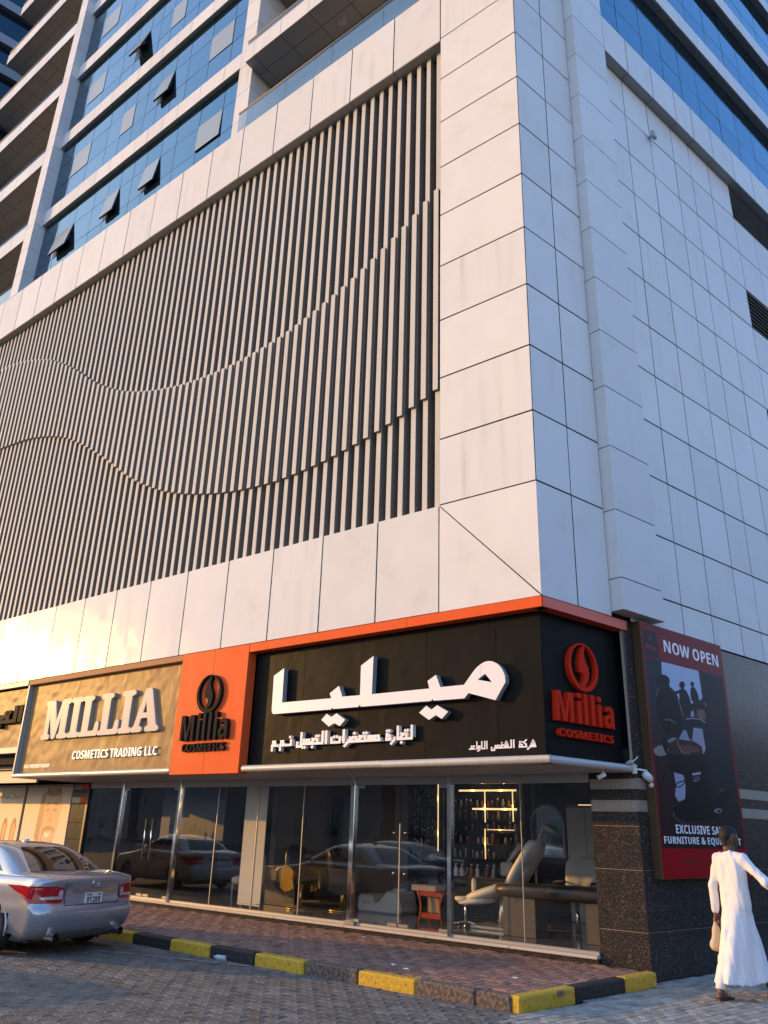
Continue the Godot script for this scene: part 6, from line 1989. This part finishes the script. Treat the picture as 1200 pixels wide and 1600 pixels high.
	car_patch(st, LOWER, [[0.61, -0.085, 0.085], [0.68, -0.098, 0.098], [0.75, -0.108, 0.108]], 1.0, false, 0.004, 10)
	obj("plate_recess", st, paint, C)
	var PL := Transform3D(Basis(Vector3(0, 0, 1), Vector3(0, 1, 0), Vector3(-1, 0, 0)), Vector3(0.055, 0.675, 0))
	bx("number_plate", M.plastic_white, C, Vector3(-0.155, -0.062, 0.0), Vector3(0.155, 0.068, 0.010), 0.004, PL)
	if full:
		lettering("plate_number", "81288", PL, -0.118, 0.118, -0.052, 0.018, 0.0115, 0.002, M.letter_black, C)
		lettering("plate_code", "AA", PL, 0.06, 0.13, 0.03, 0.058, 0.0115, 0.002, M.letter_black, C)
		lettering("plate_city", "DUBAI", PL, -0.13, -0.03, 0.03, 0.058, 0.0115, 0.002, M.letter_black, C)
	var bd := Transform3D(Basis(Vector3(0, 0, 1), Vector3(0, 1, 0), Vector3(-1, 0, 0)), Vector3(0.048, 0.855, 0))
	st = new_st(0)
	var ring := []
	for k in 21:
		ring.append(bd * Vector3(0.055 * cos(TAU * k / 20), 0.05 * sin(TAU * k / 20), 0.008))
	tube(st, ring, 0.007, 6, false)
	box(st, bd, Vector3(-0.066, -0.009, 0.0), Vector3(0.066, 0.009, 0.012), 0.003)
	obj("badge", st, M.chrome, C)
	bx("model_script", M.chrome, C, Vector3(-0.52, 0.0, 0.004), Vector3(-0.40, 0.012, 0.010), 0, bd)
	bx("model_script", M.chrome, C, Vector3(-0.56, -0.03, 0.004), Vector3(-0.40, -0.018, 0.010), 0, bd)
	# aerial fin
	st = new_st(0)
	prism(st, Transform3D(), v2([[1.55, 1.325], [1.72, 1.335], [1.66, 1.36], [1.57, 1.375]]), -0.015, 0.015, 0.006)
	obj("aerial_fin", st, paint, C)
	for s in [-1.0, 1.0]:
		for hx in [1.55, 2.55]:
			bx("door_handle", paint, C, Vector3(hx, 0.80, s * 0.868 - 0.02), Vector3(hx + 0.16, 0.83, s * 0.868 + 0.03), 0.01)
	# seats seen through the glass
	return C

func cars() -> void:
	var h := Vector3(-0.985, 0, 0.17).normalized()
	make_car("silver saloon car parked by the kerb at the left edge", Vector3(-5.85, 0, 2.10), h, M.paint_silver)
	make_car("white saloon car parked further along the kerb, out of view", Vector3(-13.4, 0, 3.1), Vector3(-0.99, 0, 0.12).normalized(), M.paint_white, false)
	make_car("silver saloon car parked in the second row, seen only as a reflection", Vector3(-8.6, 0, 7.4), Vector3(-0.99, 0, -0.1).normalized(), M.paint_silver, false)
	make_car("dark blue saloon car parked behind the viewer, seen only as a reflection", Vector3(-3.4, 0, 10.6), Vector3(-0.99, 0, -0.1).normalized(), M.paint_blue, false)

# ------------------------------------------------------------------ signed distance figures, meshed as surface nets
func grid(lo: Vector3, hi: Vector3, cell: float) -> Dictionary:
	var n := Vector3i(((hi - lo) / cell).ceil()) + Vector3i(2, 2, 2)
	var f := PackedFloat32Array()
	f.resize(n.x * n.y * n.z)
	f.fill(0.2)
	return {"lo": lo, "n": n, "c": cell, "f": f}

func bone(G: Dictionary, a: Vector3, b: Vector3, ra: float, rb: float, k := 0.03, squash := Vector3.ONE) -> void:
	# a tapered capsule joined in with a smooth minimum; squash flattens it about its own middle
	var c: float = G.c
	var lo: Vector3 = G.lo
	var n: Vector3i = G.n
	var f: PackedFloat32Array = G.f
	var R := maxf(ra, rb) + k + c * 2.0
	var i0 := Vector3i(((a.min(b) - lo - Vector3.ONE * R) / c).floor()).clamp(Vector3i.ZERO, n - Vector3i.ONE)
	var i1 := Vector3i(((a.max(b) - lo + Vector3.ONE * R) / c).ceil()).clamp(Vector3i.ZERO, n - Vector3i.ONE)
	var ab := (b - a) / squash
	var l2 := maxf(ab.length_squared(), 1e-9)
	for z in range(i0.z, i1.z + 1):
		for y in range(i0.y, i1.y + 1):
			var at := (z * n.y + y) * n.x
			for x in range(i0.x, i1.x + 1):
				var p := (lo + Vector3(x, y, z) * c - a) / squash
				var t := clampf(p.dot(ab) / l2, 0.0, 1.0)
				var d := (p - ab * t).length() - lerpf(ra, rb, t)
				var o := f[at + x]
				var h := maxf(k - absf(d - o), 0.0) / k
				f[at + x] = minf(d, o) - h * h * k * 0.25
	G.f = f

func nets(G: Dictionary, st: SurfaceTool, T := Transform3D()) -> void:
	var n: Vector3i = G.n
	var f: PackedFloat32Array = G.f
	var c: float = G.c
	var lo: Vector3 = G.lo
	var sx := 1
	var sy := n.x
	var sz := n.x * n.y
	var verts := {}
	var corner := [0, sx, sy, sx + sy, sz, sz + sx, sz + sy, sz + sx + sy]
	var off := [Vector3(0, 0, 0), Vector3(1, 0, 0), Vector3(0, 1, 0), Vector3(1, 1, 0), Vector3(0, 0, 1), Vector3(1, 0, 1), Vector3(0, 1, 1), Vector3(1, 1, 1)]
	var edges := [[0, 1], [2, 3], [4, 5], [6, 7], [0, 2], [1, 3], [4, 6], [5, 7], [0, 4], [1, 5], [2, 6], [3, 7]]
	for z in n.z - 1:
		for y in n.y - 1:
			var row := z * sz + y * sy
			for x in n.x - 1:
				var i := row + x
				var s := f[i] < 0.0
				if s == (f[i + 1] < 0.0) and s == (f[i + sy] < 0.0) and s == (f[i + sy + 1] < 0.0) and s == (f[i + sz] < 0.0) and s == (f[i + sz + 1] < 0.0) and s == (f[i + sz + sy] < 0.0) and s == (f[i + sz + sy + 1] < 0.0):
					continue
				var sum := Vector3.ZERO
				var cnt := 0
				for e in edges:
					var va := f[i + corner[e[0]]]
					var vb := f[i + corner[e[1]]]
					if (va < 0.0) != (vb < 0.0):
						var pa: Vector3 = off[e[0]]
						sum += pa.lerp(off[e[1]], va / (va - vb))
						cnt += 1
				verts[i] = T * (lo + (Vector3(x, y, z) + sum / cnt) * c)
	for i in verts:
		var s := f[i] < 0.0
		for ax in 3:
			var step: int = [sx, sy, sz][ax]
			var u: int = [sy, sz, sx][ax]
			var v: int = [sz, sx, sy][ax]
			if s == (f[i + step] < 0.0):
				continue
			if not (verts.has(i - u) and verts.has(i - v) and verts.has(i - u - v)):
				continue
			var q := [verts[i], verts[i - u], verts[i - u - v], verts[i - v]]
			if s:
				for w in [0, 2, 1, 0, 3, 2]:
					st.add_vertex(q[w])
			else:
				for w in [0, 1, 2, 0, 2, 3]:
					st.add_vertex(q[w])

func hand(st: SurfaceTool, T: Transform3D, curl: float, side: float) -> void:
	# local: wrist at the origin, fingers along -y, palm facing +z, thumb towards `side` x
	var G := grid(Vector3(-0.075, -0.215, -0.06), Vector3(0.075, 0.04, 0.10), 0.0042)
	bone(G, Vector3(0, 0.03, 0), Vector3(0, -0.02, 0), 0.028, 0.028, 0.012, Vector3(1, 1, 0.75))
	for k in 4:
		var x := (-0.030 + 0.020 * k) * -side
		bone(G, Vector3(x * 0.6, -0.02, 0), Vector3(x, -0.092, 0), 0.015, 0.0125, 0.012)
		var l: float = [0.036, 0.042, 0.040, 0.031][3 - k]
		var p := Vector3(x, -0.095, 0)
		var a := 0.25 + curl * 0.5
		for j in 3:
			var q: Vector3 = p + Vector3(0, -cos(a), sin(a)) * l * [1.0, 0.75, 0.6][j]
			bone(G, p, q, [0.0098, 0.0088, 0.008][j], [0.0088, 0.008, 0.0072][j], 0.003)
			p = q
			a += 0.35 + curl * [0.9, 0.7, 0.5][j]
	var t0 := Vector3(side * 0.018, -0.03, 0.006)
	var t1 := Vector3(side * 0.046, -0.068, 0.022)
	var t2 := Vector3(side * 0.046, -0.098, 0.034 + curl * 0.01)
	var t3 := Vector3(side * 0.034, -0.118, 0.044 + curl * 0.014)
	bone(G, t0, t1, 0.015, 0.0115, 0.010)
	bone(G, t1, t2, 0.0112, 0.0100, 0.004)
	bone(G, t2, t3, 0.0098, 0.0082, 0.004)
	nets(G, st, T)

func person() -> void:
	var f := Vector3(0.33, 0, -0.944).normalized()
	var P := thing("person", "man in a long white robe walking past the poster with a cream bag in hand", "person", Vector3(1.51, 0, -1.55))
	P.transform = Transform3D(Basis(f.cross(Vector3.UP), Vector3.UP, -f), Vector3(1.51, 0, -1.55))
	# joints: x to his right, y up, z behind him
	var lsh := Vector3(-0.165, 1.445, 0.01)
	var lel := Vector3(-0.235, 1.15, 0.06)
	var lwr := Vector3(-0.25, 0.865, 0.05)
	var rsh := Vector3(0.165, 1.445, 0.0)
	var rel := Vector3(0.40, 1.215, -0.03)
	var rwr := Vector3(0.60, 1.03, -0.17)
	var lan := Vector3(-0.08, 0.085, 0.34)
	var ran := Vector3(0.09, 0.085, -0.32)
	var body := new_st(0)
	var G := grid(Vector3(-0.35, -0.01, -0.50), Vector3(0.70, 1.60, 0.46), 0.014)
	bone(G, Vector3(0, 0.98, 0), Vector3(0, 1.36, 0), 0.07, 0.07, 0.02)
	bone(G, Vector3(0, 1.40, 0.01), Vector3(0.0, 1.60, -0.01), 0.062, 0.056, 0.03)
	for s in [[lsh, lel, lwr], [rsh, rel, rwr]]:
		bone(G, Vector3(s[0].x * 0.4, 1.42, 0), s[0], 0.06, 0.055, 0.03)
		bone(G, s[0], s[1], 0.046, 0.038, 0.02)
		bone(G, s[1], s[2], 0.038, 0.028, 0.02)
	for s in [[Vector3(-0.09, 0.95, 0), Vector3(-0.07, 0.50, 0.13), lan], [Vector3(0.09, 0.95, 0), Vector3(0.06, 0.52, -0.16), ran]]:
		bone(G, s[0], s[1], 0.06, 0.045, 0.03)
		bone(G, s[1], s[2], 0.045, 0.036, 0.02)
	# feet
	bone(G, lan + Vector3(0, -0.045, 0.035), lan + Vector3(-0.005, -0.055, -0.06), 0.034, 0.034, 0.02)
	bone(G, lan + Vector3(-0.005, -0.055, -0.06), lan + Vector3(-0.015, -0.062, -0.16), 0.034, 0.022, 0.02)
	bone(G, ran + Vector3(0, -0.045, 0.035), ran + Vector3(0.005, -0.05, -0.06), 0.034, 0.034, 0.02)
	bone(G, ran + Vector3(0.005, -0.05, -0.06), ran + Vector3(0.015, -0.055, -0.16), 0.034, 0.022, 0.02)
	nets(G, body)
	# head, turned a little to his right
	var HT := Transform3D(Basis(Vector3.UP, -0.45) * Basis(Vector3.RIGHT, -0.08), Vector3(0.0, 1.665, -0.015))
	G = grid(Vector3(-0.12, -0.16, -0.15), Vector3(0.12, 0.15, 0.13), 0.006)
	bone(G, Vector3(0, 0.03, 0.01), Vector3(0, 0.03, -0.01), 0.090, 0.088, 0.03, Vector3(0.86, 1.12, 1.06))
	bone(G, Vector3(0, -0.02, -0.045), Vector3(0, -0.085, -0.062), 0.060, 0.034, 0.04, Vector3(0.95, 1, 1))
	bone(G, Vector3(0, -0.12, 0.02), Vector3(0, -0.03, 0.02), 0.052, 0.055, 0.03)
	bone(G, Vector3(0, 0.005, -0.098), Vector3(0, -0.032, -0.113), 0.010, 0.016, 0.015)
	bone(G, Vector3(-0.03, 0.022, -0.082), Vector3(0.03, 0.022, -0.082), 0.014, 0.014, 0.015)
	bone(G, Vector3(-0.016, -0.062, -0.092), Vector3(0.016, -0.062, -0.092), 0.011, 0.011, 0.012)
	for e in [-1.0, 1.0]:
		bone(G, Vector3(e * 0.078, 0.015, 0.005), Vector3(e * 0.082, -0.025, 0.0), 0.018, 0.012, 0.008, Vector3(0.5, 1, 0.9))
	nets(G, body, HT)
	hand(body, Transform3D(Basis(Vector3.UP, PI / 2), lwr), 1.0, 1.0)
	hand(body, Transform3D(Basis(Vector3(0, 0, 1), 0.75) * Basis(Vector3.RIGHT, 0.5) * Basis(Vector3.UP, -PI / 2), rwr), 0.35, -1.0)
	obj("body", body, M.skin, P)
	for e in [-1.0, 1.0]:
		var se := new_st(0)
		lathe(se, HT * Transform3D(Basis(), Vector3(e * 0.031, 0.003, -0.084)), [Vector2(0, -0.007), Vector2(0.010, -0.004), Vector2(0.012, 0), Vector2(0.010, 0.004), Vector2(0, 0.007)], 10)
		obj("eye", se, M.black, P)
	# hair
	var hs := new_st(0)
	G = grid(Vector3(-0.12, -0.12, -0.13), Vector3(0.12, 0.16, 0.14), 0.007)
	bone(G, Vector3(0, 0.055, 0.018), Vector3(0, 0.055, -0.015), 0.086, 0.080, 0.03, Vector3(0.88, 1.08, 1.08))
	bone(G, Vector3(0, 0.02, 0.04), Vector3(0, -0.06, 0.036), 0.074, 0.052, 0.03, Vector3(0.98, 1, 0.95))
	nets(G, hs, HT)
	obj("hair", hs, M.hair, P)
	# robe
	var rs := new_st(0)
	G = grid(Vector3(-0.40, 0.10, -0.52), Vector3(0.68, 1.58, 0.50), 0.0135)
	bone(G, Vector3(-0.072, 1.37, 0.0), Vector3(-0.055, 0.98, 0.0), 0.108, 0.108, 0.05, Vector3(1, 1, 0.95))
	bone(G, Vector3(0.072, 1.37, 0.0), Vector3(0.055, 0.98, 0.0), 0.108, 0.108, 0.05, Vector3(1, 1, 0.95))
	bone(G, Vector3(0, 1.44, 0.01), Vector3(0, 1.505, 0.005), 0.085, 0.062, 0.04)
	bone(G, Vector3(-0.05, 1.455, 0.01), lsh, 0.065, 0.066, 0.04)
	bone(G, Vector3(0.05, 1.455, 0.01), rsh, 0.065, 0.066, 0.04)
	bone(G, lsh, lel, 0.060, 0.052, 0.03)
	bone(G, lel, lwr + Vector3(0, 0.02, 0), 0.052, 0.046, 0.03)
	bone(G, rsh, rel, 0.060, 0.052, 0.03)
	bone(G, rel, rwr + (rel - rwr).normalized() * 0.02, 0.052, 0.046, 0.03)
	skirt(G)
	wrinkle(G)
	nets(G, rs)
	obj("robe", rs, M.robe, P)
	# white trousers under the hem
	var tr := new_st(0)
	tube(tr, [lan + Vector3(0, 0.02, 0), lan + Vector3(0, 0.16, -0.06), Vector3(-0.07, 0.4, 0.16)], [0.056, 0.060, 0.064], 14)
	tube(tr, [ran + Vector3(0, 0.05, 0), ran + Vector3(0, 0.18, 0.02), Vector3(0.06, 0.42, -0.19)], [0.053, 0.060, 0.064], 14)
	obj("trousers", tr, M.robe, P)
	# sandals
	for s in [[lan, -0.01], [ran, 0.01]]:
		var o: Vector3 = s[0]
		var so := new_st()
		var T := Transform3D(Basis(Vector3(1, 0, 0), Vector3(0, 0, 1), Vector3(0, -1, 0)), Vector3(o.x, 0, o.z))
		prism(so, T, v2([[-0.032, 0.075], [0.032, 0.075], [0.04, 0.0], [0.046, -0.10], [0.03, -0.185], [-0.02, -0.19], [-0.044, -0.11], [-0.038, 0.0]]), -0.018, -0.001)
		obj("sandal", so, M.leather_brown, P)
		so = new_st(0)
		tube(so, [Vector3(o.x - 0.042, 0.015, o.z - 0.06), Vector3(o.x, 0.072, o.z - 0.085), Vector3(o.x + 0.042, 0.015, o.z - 0.06)], 0.008, 6)
		obj("sandal_strap", so, M.leather_brown, P)
	# the bag is held, not worn
	var Bg := thing("cloth_bag", "small cream cloth bag hanging from the walking man's left hand", "bag")
	Bg.transform = P.transform * Transform3D(Basis(), Vector3(-0.265, 0.44, 0.06))
	var bs := new_st(0)
	G = grid(Vector3(-0.12, -0.01, -0.15), Vector3(0.12, 0.38, 0.15), 0.009)
	bone(G, Vector3(0, 0.06, -0.045), Vector3(0, 0.07, 0.05), 0.062, 0.060, 0.04, Vector3(0.85, 1, 1.1))
	bone(G, Vector3(0, 0.10, 0.0), Vector3(0, 0.22, 0.0), 0.080, 0.050, 0.04, Vector3(0.7, 1, 1.05))
	bone(G, Vector3(0, 0.22, 0.0), Vector3(0, 0.33, 0.0), 0.042, 0.014, 0.03)
	nets(G, bs)
	obj("pouch", bs, M.cloth_cream, Bg)
	bs = new_st(0)
	tube(bs, [Vector3(0, 0.30, 0.012), Vector3(0.0, 0.345, 0.02), Vector3(0.0, 0.365, 0.0), Vector3(0.0, 0.345, -0.02), Vector3(0, 0.30, -0.012)], 0.006, 6)
	obj("handle", bs, M.cloth_cream, Bg)

func fold_wave(a: float) -> float:
	# cloth folds: rounded ridges between sharp valleys
	return 1.0 - 2.0 * pow(absf(cos(a * 0.5)), 2.5)

func wrinkle(G: Dictionary) -> void:
	# shallow drag folds in the cloth of the upper robe and the sleeves
	var c: float = G.c
	var lo: Vector3 = G.lo
	var n: Vector3i = G.n
	var fld: PackedFloat32Array = G.f
	var nz := FastNoiseLite.new()
	nz.seed = 77
	nz.frequency = 3.2
	nz.fractal_octaves = 2
	for z in n.z:
		for y in n.y:
			for x in n.x:
				var i := (z * n.y + y) * n.x + x
				if absf(fld[i]) < 0.05:
					var p := lo + Vector3(x, y, z) * c
					var rg := nz.get_noise_3d(p.x * 2.4 + p.y * 0.35 + 9.0, p.y * 0.45 - p.x * 0.3, p.z * 2.4)
					fld[i] += 0.0065 * (1.0 - 3.0 * absf(rg)) + 0.006 * nz.get_noise_3d(p.x * 1.4, p.y * 0.5, p.z * 1.4)
	G.f = fld

func skirt(G: Dictionary) -> void:
	# the hanging part of the robe: an oval that widens along the stride, with folds
	var c: float = G.c
	var lo: Vector3 = G.lo
	var n: Vector3i = G.n
	var fld: PackedFloat32Array = G.f
	for y in n.y:
		var h := lo.y + y * c
		if h > 1.12:
			break
		var t := clampf((1.08 - h) / 0.92, 0.0, 1.0)
		var rx := lerpf(0.14, 0.185, pow(t, 0.7))
		var rz := lerpf(0.09, 0.37, pow(t, 0.95))
		var cz := lerpf(0.0, -0.005, t)
		for z in n.z:
			for x in n.x:
				var px := lo.x + x * c
				var pz := lo.z + z * c - cz
				# shear: the right half leads, the left half trails
				var qx := px - 0.0 - pz * -0.16 * t
				var a := atan2(qx / rx, pz / rz)
				var r := Vector2(qx / rx, pz / rz).length()
				var fold := t * (0.085 * fold_wave(a * 4.0 + 0.8 + h * 0.9) + 0.06 * fold_wave(a * 9.0 - 0.5 - h * 1.6)) + 0.012 * sin(h * 24.0 + a * 3.0) * (1.0 - t)
				var d := (r - 1.0 - fold) * minf(rx, rz)
				var hem := 0.155 + 0.08 * clampf(-pz / 0.35, 0.0, 1.0) + 0.01 * sin(a * 4.0)
				d = maxf(d, hem - h)
				d = maxf(d, h - 1.10)
				var i := (z * n.y + y) * n.x + x
				var o := fld[i]
				var k := 0.05
				var w := maxf(k - absf(d - o), 0.0) / k
				fld[i] = minf(d, o) - w * w * k * 0.25
	G.f = fld

# ------------------------------------------------------------------ small things
func small_things() -> void:
	# camera on the end of the canopy
	var C := thing("security_camera", "white security camera on a short arm at the canopy end", "camera", RF * Vector3(1.77, 2.50, 0.0), ANG)
	bx("bracket", M.plastic_white, C, Vector3(-0.01, -0.06, -0.03), Vector3(0.02, 0.06, 0.03), 0.004)
	var st := new_st(0)
	tube(st, [Vector3(0.02, 0.0, 0.0), Vector3(0.20, -0.01, 0.06)], 0.014, 8)
	obj("arm", st, M.plastic_white, C)
	st = new_st(0)
	tube(st, [Vector3(0.14, -0.05, 0.06), Vector3(0.26, -0.12, 0.07)], [0.05, 0.052], 12)
	obj("housing", st, M.plastic_white, C)
	st = new_st(0)
	tube(st, [Vector3(0.24, -0.18, 0.07), Vector3(0.29, -0.21, 0.09)], [0.036, 0.034], 12)
	obj("lens_hood", st, M.plastic_white, C)
	st = new_st(0)
	tube(st, [Vector3(-0.14, 0.06, 0.0), Vector3(-0.02, 0.10, 0.01), Vector3(0.06, 0.15, 0.02), Vector3(0.08, 0.16, 0.02)], 0.008, 6)
	tube(st, [Vector3(-0.18, 0.06, 0.0), Vector3(-0.10, 0.11, 0.02), Vector3(-0.02, 0.05, 0.03), Vector3(0.04, 0.03, 0.03)], 0.005, 6)
	obj("cable", st, M.plastic_white, C)
	var C2 := thing("security_camera", "small white security camera under the canopy above the granite pier", "camera", Vector3(0.12, 2.455, -1.25))
	st = new_st(0)
	tube(st, [Vector3(0, 0, 0), Vector3(0, -0.05, 0)], 0.014, 8)
	obj("mount", st, M.plastic_white, C2)
	st = new_st(0)
	tube(st, [Vector3(0.03, -0.045, 0.0), Vector3(-0.06, -0.10, 0.05)], 0.03, 12)
	obj("housing", st, M.plastic_white, C2)
	# litter
	var W := thing("plastic_bottle", "crushed clear plastic bottle lying against the black kerb block", "bottle", Vector3(-4.36, 0.0, 1.10), 0.15)
	st = new_st(0)
	lathe(st, Transform3D(Basis(Vector3(0, 0, 1), PI / 2), Vector3(0, 0.03, 0)), [Vector2(0, -0.1), Vector2(0.03, -0.1), Vector2(0.032, -0.05), Vector2(0.026, -0.02), Vector2(0.032, 0.02), Vector2(0.028, 0.05), Vector2(0.012, 0.085), Vector2(0.012, 0.1), Vector2(0, 0.1)], 12)
	obj("bottle_body", st, M.plastic_clear, W)
	var spots := [[-1.7, 0.135, 0.55, "white paper scrap on the red bricks, larger one near the middle"], [-2.0, 0.135, 0.42, "white paper scrap on the red bricks, left of the larger one"], [-0.5, 0.135, 0.1, "white paper scrap on the red bricks near the granite pier"], [-3.9, 0.135, -1.3, "small paper scrap on the red bricks below the shop sill"], [-6.3, 0.003, 3.3, "small white scrap lying on the grey paving behind the car"]]
	for s in spots:
		st = new_st()
		var o := Vector3(s[0], s[1], s[2])
		var ring := []
		for k in 7:
			var a := TAU * k / 7
			ring.append(Vector3(cos(a) * rng.randf_range(0.025, 0.06), rng.randf_range(0.0, 0.015), sin(a) * rng.randf_range(0.015, 0.035)))
		for k in 7:
			tri_o(st, Vector3(0, 0.016, 0), ring[k], ring[(k + 1) % 7], Vector3(0, -1, 0))
			tri_o(st, Vector3(0, 0.002, 0), ring[k], ring[(k + 1) % 7], Vector3(0, 1, 0))
		var sc := thing("paper_scrap", s[3], "litter", o)
		obj("paper", st, M.plastic_white, sc)
